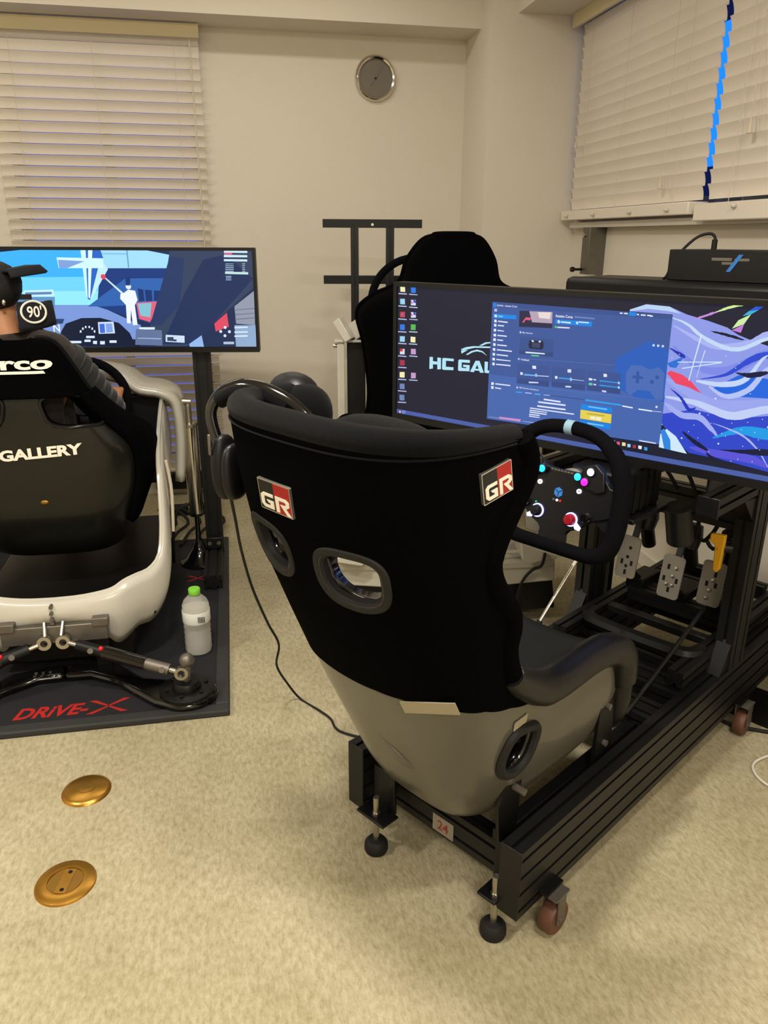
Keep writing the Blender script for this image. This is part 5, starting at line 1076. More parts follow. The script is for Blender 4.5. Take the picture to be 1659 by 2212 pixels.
# cap with brim pointing right and slightly up
q=MB();q.ball((HB,HA-.005,1.262),(.094,.100,.070),20,12);q.part('cap_crown','cap_cloth',t)
br=[]
for u in np.linspace(-1,1,13): br.append((.082*math.sin(u*1.3)))
vs=[];fs=[];nn=13
for k,(rad) in enumerate((.06,.105,.145,.165)):
    for u in np.linspace(-1,1,nn):
        vs.append((HB+.01+rad*math.cos(u*1.05),HA-.01+rad*.75*math.sin(u*1.05),1.296+.018*math.sin(k*1.0)-.012*u*u+(.004 if k==3 else 0)-.010*(k==3)))
for k in range(3):
    for i in range(nn-1): fs.append((k*nn+i,k*nn+i+1,(k+1)*nn+i+1,(k+1)*nn+i))
o=MB().add(vs,fs).part('cap_brim','cap_cloth',t);solid(o,.008,0)
MB().ball((HB+.05,HA-.075,1.205),(.006,.006,.010),8,6).part('earring','silver',t)
# raised collar with emblem
vs=[];fs=[];nn=17
for k,(z,r) in enumerate(((1.128,.100),(1.145,.100),(1.175,.098),(1.205,.095))):
    for u in np.linspace(-1.05,1.05,nn):
        vs.append((-.605+r*math.cos(u*1.15-.15),.66+r*.95*math.sin(u*1.15-.15),z-.012*abs(u)))
for k in range(3):
    for i in range(nn-1): fs.append((k*nn+i,k*nn+i+1,(k+1)*nn+i+1,(k+1)*nn+i))
o=MB().add(vs,fs).part('collar','cap_cloth',t,smooth=60);solid(o,.014,1)
# emblem on the collar, facing back-right
eo=Vector((-.535,.572,1.176));en=Vector((.45,-.88,.05)).normalized();eu=Vector((0,0,1));er=eu.cross(en).normalized();eu=en.cross(er)
ring=[eo+er*.037*math.cos(a)+eu*.033*math.sin(a) for a in np.linspace(0,2*PI,36,endpoint=False)]
q=MB();q.tube(ring,.0035,6,closed=True);
V,Fc=text_mesh("90'",.044,.036,.015);q.add([eo+er*(v[0]-.020)+eu*(v[1]-.017)+en*.003 for v in V],Fc);q.part('collar_emblem','white_print',t,smooth=0,label="white oval emblem reading 90'")
MB().prism([(er_.x,0) for er_ in []] or [(.040*math.cos(a),.036*math.sin(a)) for a in np.linspace(0,2*PI,30,endpoint=False)],lambda u,v,w:eo+er*u+eu*v+en*w,-.03,.0005).part('emblem_patch','cap_cloth',t)
# jacket over the shoulders, mottled; ribbed sleeve
JJ={'w':(-.59,.655,.56,.14),'c':(-.60,.615,.80,(.155,.125)),'s':(-.605,.60,1.02,(.15,.11)),'n':(-.62,.605,1.105,.105),'rs':(-.495,.60,1.035,.085),'re':(-.37,.75,.81,.060),'rw':(-.385,.92,.80,.045),'ls':(-.745,.60,1.01,.078),'le':(-.80,.78,.81,.060),'lw':(-.66,.92,.80,.045)}
skin_body('jacket',JJ,[('w','c'),('c','s'),('s','n'),('s','rs'),('rs','re'),('re','rw'),('s','ls'),('ls','le'),('le','lw')],t,'jacket','c')
p0,p1=Vector((-.475,.60,1.03)),Vector((-.365,.75,.81))
for i in range(7):
    f=(i+.5)/7;c=p0.lerp(p1,f);d=(p1-p0).normalized()
    MB().lathe([(.06,-.020),(.071-.012*f,-.008),(.074-.012*f,0),(.071-.012*f,.008),(.06,.020)],c,d,16).part('sleeve_rib','sleeve',t)
# ------------------------------------------------------------------ main cockpit frame (right, forward, up) in frame R
AX=-.012
RW=.05;RH=.172;RZ=.08
t=thing('racing_rig',R,(AX,.6,0),'black slotted aluminium cockpit frame under the grey seat','cockpit frame')
BR=.222;BL=-.238
pr=profile(RW,RH,1,4,g=.0085,d=.010)
RL=1.52
for b in (BR,BL):
    q=MB();extr(q,pr,(b,.0,RZ+RH/2),(b,RL,RZ+RH/2));o=q.part('side_rail','black_profile',t,smooth=0)
    MB().box(b-RW/2-.001,b+RW/2+.001,-.005,.0,RZ-.001,RZ+RH+.001).part('end_cap','black_plastic',t,bev=.002)
pc=profile(.04,.085,1,2,g=.0085,d=.008)
def xbar(a,z,pf,name='cross_bar'):
    q=MB();extr(q,pf,(BL+RW/2,a,z),(BR-RW/2,a,z));return q.part(name,'black_profile',t,smooth=0)
xbar(.075,RZ+.058,pc);xbar(1.49,RZ+.058,pc)
p44=profile(.045,.045,1,1,g=.0085,d=.008)
for a,z in ((.66,RZ+.14),(.80,RZ+.15),(.93,RZ+.16)): xbar(a,z,profile(.085,.045,2,1,g=.0085,d=.008))
# inner seat rails
for b in (-.155,.150): MB().box(b-.015,b+.015,.05,.62,RZ+.10,RZ+.135).part('seat_slider','black_metal',t,bev=.002)
# sticker on the rear bar
q=MB();c=Vector((.075,.0,0));q.box(-.036,.026,.0530,.0545,RZ+.022,RZ+.066);st=q.part('sticker','sticker_grey',t,label='small white sticker with dark print')
V,Fc=text_mesh('24',.032,.026,.02);MB().add([(-.021+v[0],.0525,RZ+.031+v[1]) for v in V],Fc).part('sticker_print','tag_red',st,smooth=0)
# levelling feet with brackets, casters
for b,a in ((-.158,-.012),(.188,.0)):
    MB().box(b-.05 if b<0 else b-.035,b+.04 if b<0 else b+.012,a-.018,a+.035,RZ+.015,RZ+.022).part('foot_bracket','black_metal',t,bev=.002)
    MB().box(b-.04 if b<0 else b-.03,b+.03 if b<0 else b+.01,a+.03,a+.04,RZ+.02,RZ+.13).part('foot_bracket','black_metal',t,bev=.002)
    MB().cyl((b,a,.03),(b,a,RZ+.075),.0075,n=14).part('foot_stem','steel',t)
    MB().lathe([(.010,RZ+.022),(.010,RZ+.032)],(b,a,0),(0,0,1),6).part('foot_nut','steel',t)
    MB().lathe([(.0,0),(.027,.0),(.029,.006),(.028,.022),(.020,.032),(.008,.034)],(b,a,0),(0,0,1),26).part('foot_pad','black_rubber',t)
for b,a,m_ in ((.27,.10,'brown_wheel'),(.27,1.10,'brown_wheel'),(BL-.045,1.15,'brown_wheel'),(BL-.045,.16,'brown_wheel')):
    s=1 if b>0 else -1
    w_=MB().lathe([(.010,-.016),(.034,-.016),(.038,-.011),(.038,.011),(.034,.016),(.010,.016)],(b,a,.038),(1,0,0),28).part('caster_wheel',m_,t)
    q=MB();q.box(b-.020,b-.017,a-.014,a+.014,.03,.10).box(b+.017,b+.020,a-.014,a+.014,.03,.10).box(b-.020,b+.020,a-.025,a+.025,.10,.105).cyl((b-.022,a,.038),(b+.022,a,.038),.006,n=10);q.part('caster_fork','steel_dull',t)
    q=MB();q.box(min(b,b-s*.05),max(b,b-s*.05),a-.03,a+.03,.105,.112);q.part('caster_plate','black_metal',t)
# uprights for the wheel deck and monitor
pu=profile(.09,.05,2,1,g=.0085,d=.010)
for b in (BR,BL):
    q=MB();extr(q,profile(.05,.10,1,2,g=.0085,d=.010),(b,1.03,RZ+RH),(b,1.03,.86),up=(0,1,0));q.part('upright','black_profile',t,smooth=0)
    q=MB();extr(q,p44,(b,.72,.80),(b,.98,.80));q.part('deck_arm','black_profile',t,smooth=0)
    MB().box(b-.028,b+.028,.715,.72,.775,.826).part('end_cap','black_plastic',t,bev=.003)
    MB().prism([(.99,RZ+RH),(.985,RZ+RH+.09),(.93,RZ+RH)],lambda u,v,w:(b+w,u,v),-.02,.02).part('corner_bracket','black_metal',t)
    MB().prism([(.98,.77),(.98,.70),(.90,.775)],lambda u,v,w:(b+w,u,v),-.02,.02).part('corner_bracket','black_metal',t)
    # monitor arm plates
    MB().box(b-.005,b+.005,.70,1.06,.84,.96).part('monitor_arm','black_metal',t,bev=.004)
q=MB();extr(q,profile(.05,.09,1,2,g=.0085,d=.010),(BL,1.03,.70),(BR,1.03,.70));q.part('deck_beam','black_profile',t,smooth=0)
# yellow quick lever on the right upright
q=MB();q.prism([(.0,0),(.036,.004),(.036,-.02),(.034,-.095),(.026,-.108),(.017,-.10),(.014,-.03),(.0,-.022)],lambda u,v,w:Vector((BR-.075+u*1.1,.965+w,.648+v)),-.008,.008);q.part('quick_lever','yellow',t,bev=.003,label='yellow lever handle')
q=MB();q.cyl((BR-.06,.97,.61),(BR-.025,.99,.61),.016);q.part('lever_boss','black_metal',t)
# pedal deck
MB().box(-.18,.17,1.02,1.05,.28,.305).part('pedal_deck_bar','black_profile',t,bev=.003)
for b in (-.185,.18): q=MB();extr(q,p44,(b,.78,.285),(b,1.5,.285));q.part('pedal_slider','black_profile',t,smooth=0)
for a in (1.16,1.34,1.46): q=MB();extr(q,p44,(-.16,a,.31),(.158,a,.31));q.part('pedal_deck_bar','black_profile',t,smooth=0)
q=MB();q.tube(spline([(-.17,.95,.30),(-.16,.90,.305),(-.12,.885,.305),(0,.88,.305),(.12,.885,.305),(.165,.90,.305),(.175,.95,.30)],24),.022,8);q.part('heel_tube','black_metal',t)
# seat side brackets
for s in (1,-1):
    b=s*.176+AX
    MB().prism([(.03,RZ+.13),(.09,RZ+.13),(.10,RZ+.30),(.06,RZ+.31),(.02,RZ+.22)],lambda u,v,w:(b+w,u,v),-.004,.004).part('seat_bracket','black_metal',t)
    MB().prism([(.36,RZ+.13),(.44,RZ+.13),(.43,RZ+.33),(.40,RZ+.35),(.37,RZ+.33)],lambda u,v,w:(b+s*.02+w,u,v),-.004,.004).part('seat_bracket','black_metal',t)
    for a,z in ((.07,RZ+.25),(.40,RZ+.30),(.40,RZ+.2)): MB().cyl((b+s*.0,a,z),(b+s*.032,a,z),.008,n=8).part('bolt','steel_dull',t)
# release rod beside the pedals
MB().cyl((.14,.60,.24),(.155,.98,.42),.006).part('release_rod','black_metal',t)
# gas strut, silver
o=thing('gas_strut',R,(-.12,.6,.4),'thin silver rod leaning from the seat to under the wheel','rod')
MB().cyl((-.105,.70,.565),(-.125,.565,.41),.0045,n=12).part('rod','chrome',o)
MB().cyl((-.103,.712,.58),(-.107,.69,.553),.007,n=12).part('rod_end','steel',o)
MB().cyl((-.123,.575,.42),(-.135,.50,.33),.008,n=12).part('sleeve','black_metal',o)
# ------------------------------------------------------------------ wheel base (motor)
t=thing('wheel_base',R,(AX,.78,.76),'black direct-drive motor unit behind the right steering wheel','wheel base')
MB().box(AX-.075,AX+.075,.60,.80,.755,.866).part('motor_body','black_metal',t,bev=.008)
for i in range(5): MB().box(AX-.078+.0,AX+.078,.62+i*.034,.632+i*.034,.76,.863).part('cooling_fin','black_metal',t)
MB().cyl((AX,.60,.825),(AX,.50,.842),.028,n=24).part('shaft','black_metal',t)
MB().lathe([(.045,0),(.045,.02),(.036,.024)],(AX,.505,.845),(0,-1,.15),28).part('quick_release','steel_dull',t)
MB().box(AX-.10,AX+.10,.62,.86,.742,.755).part('mount_plate','black_metal',t,bev=.003)
MB().cyl((.115,.80,.755),(.12,.83,.655),.034,n=20).part('side_cylinder','black_plastic',t)
q=MB()
for i in range(5): q.tube(spline([(AX+.03*i-.05,.80,.84),(AX+.05*i-.04,.92,.80+.02*i),(AX+.06*i-.03,1.02,.74-.02*i),(.0+.03*i,1.08,.64-.02*i),(-.02+.02*i,1.16,.55)],20),.006,6)
q.part('cable_bundle','black_rubber',t)
# ------------------------------------------------------------------ pedals
def pedal(b,zt,label,holes,lean=.18,wd=.068,ht=.135):
    a=1.09;t=thing('pedal',R,(b,a+.05,.31),label,'pedal','metal pedals')
    up=Vector((0,-lean*-1,1)).normalized();rt=Vector((1,0,0));n=rt.cross(up).normalized()*1
    if n.y>0:n=-n
    c=Vector((b,a,zt-ht/2))
    pts=[]
    for cx,cz,a0 in ((1,1,0),(-1,1,PI/2),(-1,-1,PI),(1,-1,3*PI/2)):
        for k in range(5):
            an=a0+PI/2*k/4;pts.append((cx*(wd/2-.012)+.012*math.cos(an),cz*(ht/2-.012)+.012*math.sin(an)))
    f=MB().prism(pts,lambda u,v,w:c+rt*u+up*v+n*w,0,.006).part('face_plate','aluminium',t,bev=.001)
    for k,(u,v,kind) in enumerate(holes):
        if kind=='h': MB().lathe([(.0055,.0062),(.0055,.0068),(0,.0068)],c+rt*u+up*v,n,12).part('plate_hole','black_metal',t)
        elif kind=='s': MB().obox(c+rt*u+up*v+n*.0064,rt,up,n,.004,.008,.0006).part('plate_hole','black_metal',t)
        else: MB().lathe([(.007,.006),(.006,.010),(0,.011)],c+rt*u+up*v,n,12).part('bolt','steel',t)
    MB().bar(c+up*.02-n*.012,c+up*.16-n*.04,.018,.012,up=n).part('pedal_arm','black_metal',t)
    MB().bar(c-up*.04-n*.01,Vector((b,a+.10,.34)),.022,.014,up=n).part('pedal_arm','black_metal',t)
    MB().box(b-.03,b+.03,a+.06,a+.18,.325,.36).part('pedal_base','black_metal',t,bev=.004)
    MB().cyl(c+up*.15-n*.05,c+up*.03-n*.13,.022,n=16).part('damper','black_metal',t)
    MB().lathe([(.0,0),(.03,.01),(.034,.05),(.025,.085),(0,.09)],c+up*.08-n*.07,(0.1,.2,1),16).part('spring_housing','black_plastic',t)
    return t
pedal(-.146,.52,'leftmost silver pedal plate with dark holes',[(0.004,.03,'h'),(.0,.0,'h'),(-.016,-.018,'s'),(.016,-.018,'s'),(0,-.03,'h'),(0,-.05,'s')])
pedal(.0,.497,'middle grey pedal plate with bright bolts',[(-.012,.03,'s'),(.012,.03,'b'),(.006,.004,'b'),(-.02,-.008,'s'),(.02,-.008,'s'),(-.008,-.024,'b'),(.010,-.024,'b'),(0,-.04,'s')],lean=.2)
pedal(.122,.515,'rightmost grey pedal plate beside the yellow lever',[(.008,.03,'s'),(.005,.012,'b'),(-.012,-.002,'s'),(.014,-.002,'s'),(0,-.02,'b'),(-.004,-.045,'b')])
HS_CABLE=[(-0.298, -0.27, 0.935), (-0.398, -0.197, 0.84), (-0.506, -0.115, 0.71), (-0.59, -0.034, 0.56), (-0.662, 0.058, 0.4), (-0.704, 0.123, 0.29), (-0.739, 0.137, 0.2), (-0.788, 0.212, 0.08), (-0.785, 0.258, 0.006), (-0.694, 0.26, 0.006), (-0.636, 0.256, 0.006), (-0.568, 0.235, 0.006), (-0.448, 0.285, 0.006)]
# ------------------------------------------------------------------ the grey bucket seat in front
MS=Bucket(
 [(-.350,1.132),(-.338,1.0),(-.318,.9),(-.283,.78),(-.238,.67),(-.182,.54),(-.125,.42),(-.07,.31),(-.01,.238),(.08,.208),(.2,.208),(.35,.228),(.47,.265)],
 [(-.105,1.118),(-.085,1.06),(-.15,.92),(-.075,.80),(-.065,.73),(-.03,.66),(.05,.60),(.12,.565),(.2,.555),(.28,.555),(.36,.55),(.42,.52),(.455,.44)],
 [.262,.262,.252,.245,.235,.225,.215,.205,.198,.196,.2,.205,.195],
 p=[.62,.66,.8,.85,.85,.8,.7,.62,.6,.6,.6,.6,.6],bc=-.012)
t=thing('racing_chair',R,(-.012,.1,.2),'black cloth and grey shell bucket seat with two red and black badges','racing seat','racing seats')
def hem(u):
    return float(np.interp(abs(u),[0,.2,.35,.5,.62,.75,.86,.94,1],[4.22,4.22,4.28,4.42,4.65,5.0,5.6,6.5,8.0]))
HL=MS.find((-.112,-.315,.90));HR=MS.find((.088,-.30,.90));HS=MS.find((.20,.045,.44));HS2=MS.find((-.224,.045,.44))
bh=[(HL[0],HL[1],.40,.15,.0,2.6),(HR[0],HR[1],.42,.16,.0,2.6)]
sh=[(HS[0],HS[1],.62,.085,.35,2.6),(HS2[0],HS2[1],.62,.085,-.35,2.6)]
o=MS.grid(0,hem,130,150,off=.005,holes=bh).part('cloth_cover','fabric_black',t,smooth=60);solid(o,.02)
o=MS.grid(lambda u:hem(u)-.5,12,130,120,holes=sh).part('seat_shell','shell_grey',t,smooth=60,label='glossy grey lower shell');solid(o,.014)
bh2=[(h[0]+.05,h[1]+(.03 if h[1]>0 else -.0),h[2]*1.35,h[3]*1.4,h[4],h[5]) for h in bh]
o=MS.grid(.1,12,110,90,off=-.022,holes=bh2+sh).part('inner_padding','fabric_dark',t,smooth=60);solid(o,.012)
for h in bh:
    P=MS.ring(*h,off=-.004,k=1.10,n=48);MB().tube(P,.0125,8,closed=True).part('harness_trim','black_rubber',t)
    P0=MS.ring(*h,off=.006,k=1.0,n=48);P1=MS.ring(*h,off=-.034,k=1.04,n=48);n_=len(P0)
    o=MB().add(P0+P1,[(i,(i+1)%n_,n_+(i+1)%n_,n_+i) for i in range(n_)]).part('harness_sleeve','black_gloss',t);solid(o,.003,0)
for h in sh:
    P=MS.ring(*h,off=.002,k=1.08,n=44);MB().tube(P,.011,8,closed=True).part('harness_trim','black_rubber',t)
    P0=MS.ring(*h,off=.004,k=1.0,n=44);P1=MS.ring(*h,off=-.04,k=.97,n=44);n_=len(P0)
    o=MB().add(P0+P1,[(i,(i+1)%n_,n_+(i+1)%n_,n_+i) for i in range(n_)]).part('harness_sleeve','black_gloss',t);solid(o,.003,0)
# rolled edge on top and round the wings
for sx in (-1,1): MB().tube([MS.at(x,sx) for x in np.linspace(0,5.0,50)],.020,10).part('edge_roll','fabric_black',t,smooth=80)
MB().tube([MS.at(.06,u)+MS.nrm(.06,u)*-.016 for u in np.linspace(-1,1,70)],[.020+.004*math.sin(PI*i/69)**.4 for i in range(70)],12).part('top_roll','fabric_dark',t,smooth=80)  # lighter cloth than the wings, light from above put into its colour
MB().tube([MS.at(.22+.04*math.cos(u*2.5),u)+MS.nrm(.2,u)*.0062 for u in np.linspace(-.95,.95,60)],.0018,6).part('seam','fabric_dark',t)
for s in (1,-1):
    P=[MS.at(x,s)+Vector((0,0,-.006)) for x in np.linspace(4.9,12,44)];r=[.024+.014*math.sin(PI*min(1,i/14)/2) for i in range(44)]
    MB().tube(P,r,12).part('thigh_bolster','vinyl',t,smooth=80)
MB().tube([MS.at(12,u)+Vector((0,0,-.004)) for u in np.linspace(-.98,.98,30)],.03,10).part('front_roll','vinyl',t,smooth=80)
# seat cushion: shaped pad, two stitched patches and a strap
vs=[];fs=[];na,nb=16,12
for i in range(na+1):
    for j in range(nb+1):
        a=-.02+.46*i/na;b=(-1+2*j/nb)*(.72+.28*min(1,i/5))
        z=.475-.03*math.sin(PI*min(1,i/na*1.2))+.02*(i/na)+.03*abs(b)**3
        vs.append((-.012+.16*b,a,z))
for i in range(na):
    for j in range(nb): fs.append((i*(nb+1)+j,i*(nb+1)+j+1,(i+1)*(nb+1)+j+1,(i+1)*(nb+1)+j))
q=MB().add(vs,fs);q.open=True;o=q.part('seat_cushion','cushion_grey',t,smooth=70);solid(o,.06,-1)
for b0,b1,a0,a1 in ((-.035,.025,.20,.26),(.045,.10,.23,.275)):
    MB().box(b0,b1,a0,a1,.446,.4505).part('stitched_patch','grey_patch',t)
MB().tube(spline([(-.10,.45,.485),(-.06,.36,.468),(-.0,.25,.455),(.02,.16,.455)],16),.012,8,flat=.4).part('strap','black_rubber',t)
# head pad inside
MB().ball((.05,-.20,1.085),(.12,.05,.045),20,10,e=.8).part('head_pad','fabric_dark',t,smooth=80)
# moulded crease, paper tag, small label
c0_=MS.find((-.015,-.17,.49));c1_=MS.find((.06,-.105,.415));P=[MS.at(c0_[0]+(c1_[0]-c0_[0])*f,c0_[1]+(c1_[1]-c0_[1])*f)+MS.nrm(c0_[0]+(c1_[0]-c0_[0])*f,c0_[1]+(c1_[1]-c0_[1])*f)*(-.002) for f in np.linspace(0,1,20)]
MB().tube(P,[.001+.009*math.sin(PI*(i/19)**1.6)**1.1 for i in range(20)],8).part('moulded_ridge','shell_grey',t,smooth=80)
o_,r_,u_,n_=MS.badge(*MS.find((.135,-.215,.63)),0,0,off=.006)
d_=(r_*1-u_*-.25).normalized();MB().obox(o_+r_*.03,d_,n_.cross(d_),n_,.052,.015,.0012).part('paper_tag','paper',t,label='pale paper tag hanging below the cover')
o_,r_,u_,n_=MS.badge(*MS.find((.208,.03,.52)),0,0,off=.002)
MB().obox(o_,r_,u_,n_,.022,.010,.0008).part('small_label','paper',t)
Gp=[(.46,.58),(.15,.58),(.07,.50),(.07,.2),(.16,.1),(.46,.1),(.46,.37),(.24,.37),(.30,.28),(.35,.28),(.35,.2),(.2,.2),(.17,.23),(.17,.45),(.2,.48),(.46,.48)]
Rp=[(.53,.08),(.53,.58),(.86,.58),(.95,.50),(.95,.36),(.87,.29),(.83,.28),(.97,.06),(.86,.06),(.67,.36),(.80,.37),(.85,.41),(.85,.45),(.81,.48),(.63,.48),(.63,.08)]
def seat_badge(P,w,h,tilt=0.):
    o_,r_,u_,n_=MS.badge(*MS.find(P),0,0,off=.008);c_,s_=math.cos(tilt),math.sin(tilt);r_,u_=r_*c_+u_*s_,u_*c_-r_*s_
    fn=lambda u,v,k:o_+r_*((u-.5)*w)+u_*((v-.5)*h)+n_*k
    b=MB().prism([(0,0.03),(.03,0),(1,0),(1,.97),(.97,1),(0,1)],fn,-.008,.001).part('seat_badge','silver',t,label='red, black and silver badge')
    MB().prism([(.03,.04),(.495,.04),(.495,.96),(.03,.96)],fn,.001,.0016).part('badge_field','black_badge',b)
    MB().prism([(.495,.04),(.97,.04),(.97,.96),(.495,.96)],fn,.001,.0016).part('badge_field','red_badge',b)
    MB().prism(Gp,fn,.0016,.0026).part('badge_letter','white_print',b,smooth=0);MB().prism(Rp,fn,.0016,.0026).part('badge_letter','white_print',b,smooth=0)
seat_badge((-.048,-.34,1.005),.086,.054)
seat_badge((.24,-.165,1.062),.064,.052,.22)
# ------------------------------------------------------------------ the lit steering wheel
WB,WA,WZ=-.016,.445,.85;tau=math.radians(10)
wc=Vector((WB,WA,WZ));X_=Vector((1,0,0));Y_=Vector((0,math.sin(tau),math.cos(tau)));N_=Vector((0,-math.cos(tau),math.sin(tau)))
wp=lambda x,y,k=0.:wc+X_*x+Y_*y+N_*k
t=thing('steering_wheel',R,(WB,WA,WZ),'black flat-bottomed steering wheel with glowing buttons before the wide monitor','steering wheel','steering wheels')
rim=[(0,.146),(.07,.137),(.122,.102),(.150,.05),(.158,-.01),(.156,-.07),(.142,-.115),(.105,-.133),(.05,-.135),(0,-.135)]
full=rim+[(-x,y) for x,y in rim[-2:0:-1]]
pth=[];n_=len(full)
for i in range(n_*6):
    f=i/6;k=int(f)%n_;fr=f-int(f);p0,p1,p2,p3=[np.array(full[(k+d)%n_]) for d in (-1,0,1,2)]
    q_=.5*((2*p1)+(p2-p0)*fr+(2*p0-5*p1+4*p2-p3)*fr**2+(3*p1-p0-3*p2+p3)*fr**3);pth.append(q_)
rr=[.0165+.0045*min(1,max(0,(abs(q_[0])-.09)/.05)) for q_ in pth]
MB().tube([wp(q_[0],q_[1]) for q_ in pth],rr,12,closed=True).part('rim','alcantara',t,smooth=80)
MB().tube([wp(*q_) for q_ in spline([(-.010,.146),(0,.146),(.010,.146)],5)],.0174,12).part('centre_stripe','pale_blue',t,smooth=80)
ph_=[(0,.047),(.045,.049),(.060,.058),(.080,.076),(.098,.068),(.112,.045),(.126,.03),(.140,.028),(.142,-.035),(.118,-.045),(.100,-.052),(.082,-.066),(.060,-.082),(.042,-.090),(.034,-.100),(.036,-.125),(0,-.128)]
plate=ph_+[(-x,y) for x,y in ph_[-2:0:-1]]
MB().prism(plate,lambda u,v,w:wp(u,v,w),-.012,.004).part('hub_plate','carbon',t,bev=.002)
MB().prism([(x*.6,y*.6-.01) for x,y in plate],lambda u,v,w:wp(u,v,w),-.04,-.012).part('hub_box','black_plastic',t,bev=.003)
for s in (1,-1):
    MB().bar(wp(s*.10,.01,-.006),wp(s*.152,.02,-.006),.05,.008,up=N_).part('spoke','carbon',t)
    MB().bar(wp(s*.10,-.03,-.006),wp(s*.15,-.06,-.006),.04,.008,up=N_).part('spoke','carbon',t)
    MB().prism([(s*x,y) for x,y in ((.05,.035),(.055,.065),(.085,.078),(.11,.06),(.118,.02),(.10,.012),(.075,.018))],lambda u,v,w:wp(u,v,w),.004,.012).part('button_pod','black_plastic',t,bev=.003)
    for x,y,r,m_,nm in ((.078,.058,.0085,'light_white','lit_button'),(.067,.033,.0085,'light_pink','lit_button'),(.048,.041,.0085,'light_blue','lit_button')):
        MB().lathe([(r+.003,.010),(r+.003,.0145),(r,.0155)],wp(s*x,y),N_,20).part('button_collar','black_plastic',t)
        MB().lathe([(r,.012),(r,.0165),(r*.7,.0178),(0,.018)],wp(s*x,y),N_,20).part(nm,m_,t)
    MB().lathe([(.0028,.004),(.0055,.004),(.0055,.0075),(.0028,.0075)],wp(s*.053,.008),N_,18,True).part('ring_light','light_white',t)
    MB().lathe([(.012,.004),(.011,.016),(.009,.019),(0,.019)],wp(s*.083,-.047),N_,20).part('rotary_knob','black_gloss',t)
    MB().lathe([(.014,.004),(.0165,.005),(.0165,.008),(.0145,.009)],wp(s*.046,-.060),N_,28,True).part('glow_ring','light_ring',t)
    MB().prism([(s*(.046+.014*math.cos(a)),-.060+.014*math.sin(a)) for a in (2.6,2.9)]+[(s*.072,-.077),(s*.066,-.083),(s*.04,-.0765)] if 0 else [(s*.056,-.071),(s*.061,-.064),(s*.074,-.074),(s*.071,-.081),(s*.060,-.079)],lambda u,v,w:wp(u,v,w),.004,.008).part('glow_pointer','light_ring',t)
    MB().lathe([(.0135,.004),(.0125,.020),(.010,.023),(0,.0235)],wp(s*.046,-.060),N_,24).part('rotary_knob','knob_red' if s>0 else 'carbon',t)
    MB().prism([(s*x,y) for x,y in ((.09,.04),(.135,.045),(.15,.0),(.135,-.035),(.10,-.02))],lambda u,v,w:wp(u,v,w),-.032,-.028).part('shift_paddle','carbon',t)
for ang in (PI/2,PI/2+2*PI/3,PI/2-2*PI/3):
    c0=wp(0,-.006,.0);pts=[]
    q_=MB();r_=.013
    a0,a1,a2=ang+PI/3-.0,ang,ang-PI/3
    pp=[(.0012*math.cos(ang),-.006+.0012*math.sin(ang))]+[(r_*math.cos(a)*(.93),-.006+r_*math.sin(a)*.93) for a in (ang-PI/3+.08,ang,ang+PI/3-.08)]
    q_.prism(pp,lambda u,v,w:wp(u,v,w),.004,.0048).part('cube_logo','logo_blue',t,label='blue cube emblem')
for x,m_ in ((-.009,'steel_dull'),(0,'light_white'),(.009,'red_dot')): MB().lathe([(.0028,.004),(.0028,.006),(0,.0066)],wp(x,-.025),N_,12).part('indicator',m_,t)
MB().lathe([(.0016,.004),(.0016,.006),(0,.0064)],wp(-.055,-.041),N_,10).part('indicator','light_green',t)
for i in range(7): MB().prism([(-.030+i*.0088,.0425),(-.0235+i*.0088,.0425),(-.0235+i*.0088,.0465),(-.030+i*.0088,.0465)],lambda u,v,w:wp(u,v,w),.004,.0046).part('shift_light','steel_dull',t)
# ------------------------------------------------------------------ headset on the left shoulder of the seat, and its lead
t=thing('headset',R,(-.29,-.22,.96),'black over-ear headset hung over the left shoulder of the black seat','headset')
band=spline([(-.318,-.275,1.03),(-.338,-.275,1.085),(-.325,-.262,1.122),(-.285,-.245,1.143),(-.235,-.225,1.140),(-.185,-.205,1.120),(-.150,-.19,1.09),(-.138,-.18,1.06)],40)
MB().tube(band,.014,10,flat=.7).part('headband','black_gloss',t,smooth=80)
MB().tube(spline([(-.325,-.262,1.112),(-.285,-.245,1.132),(-.235,-.225,1.130),(-.19,-.205,1.112)],20),.016,10).part('band_pad','fabric_dark',t,smooth=80)
MB().ball((-.292,-.280,.992),(.017,.030,.064),18,12,e=.85).part('ear_cup','black_plastic',t,smooth=80)
MB().ball((-.274,-.272,.985),(.014,.030,.055),18,12,e=.8).part('ear_cushion','vinyl',t,smooth=80)
MB().box(-.298,-.290,-.312,-.308,1.02,1.06).part('slider_plate','steel_dull',t,bev=.002)
MB().ball((-.282,-.12,1.098),(.062,.045,.056),22,14,e=.9).part('ear_cup','black_plastic',t,smooth=80)
MB().ball((-.238,-.13,1.082),(.058,.048,.056),22,14,e=.85).part('ear_cushion','fabric_dark',t,smooth=80)
MB().tube(spline(HS_CABLE,70),.0035,6).top('headset_cable','black_rubber',R,HS_CABLE[0],'thin black cable from the headset down to the carpet behind the seat','cable',smooth=80)
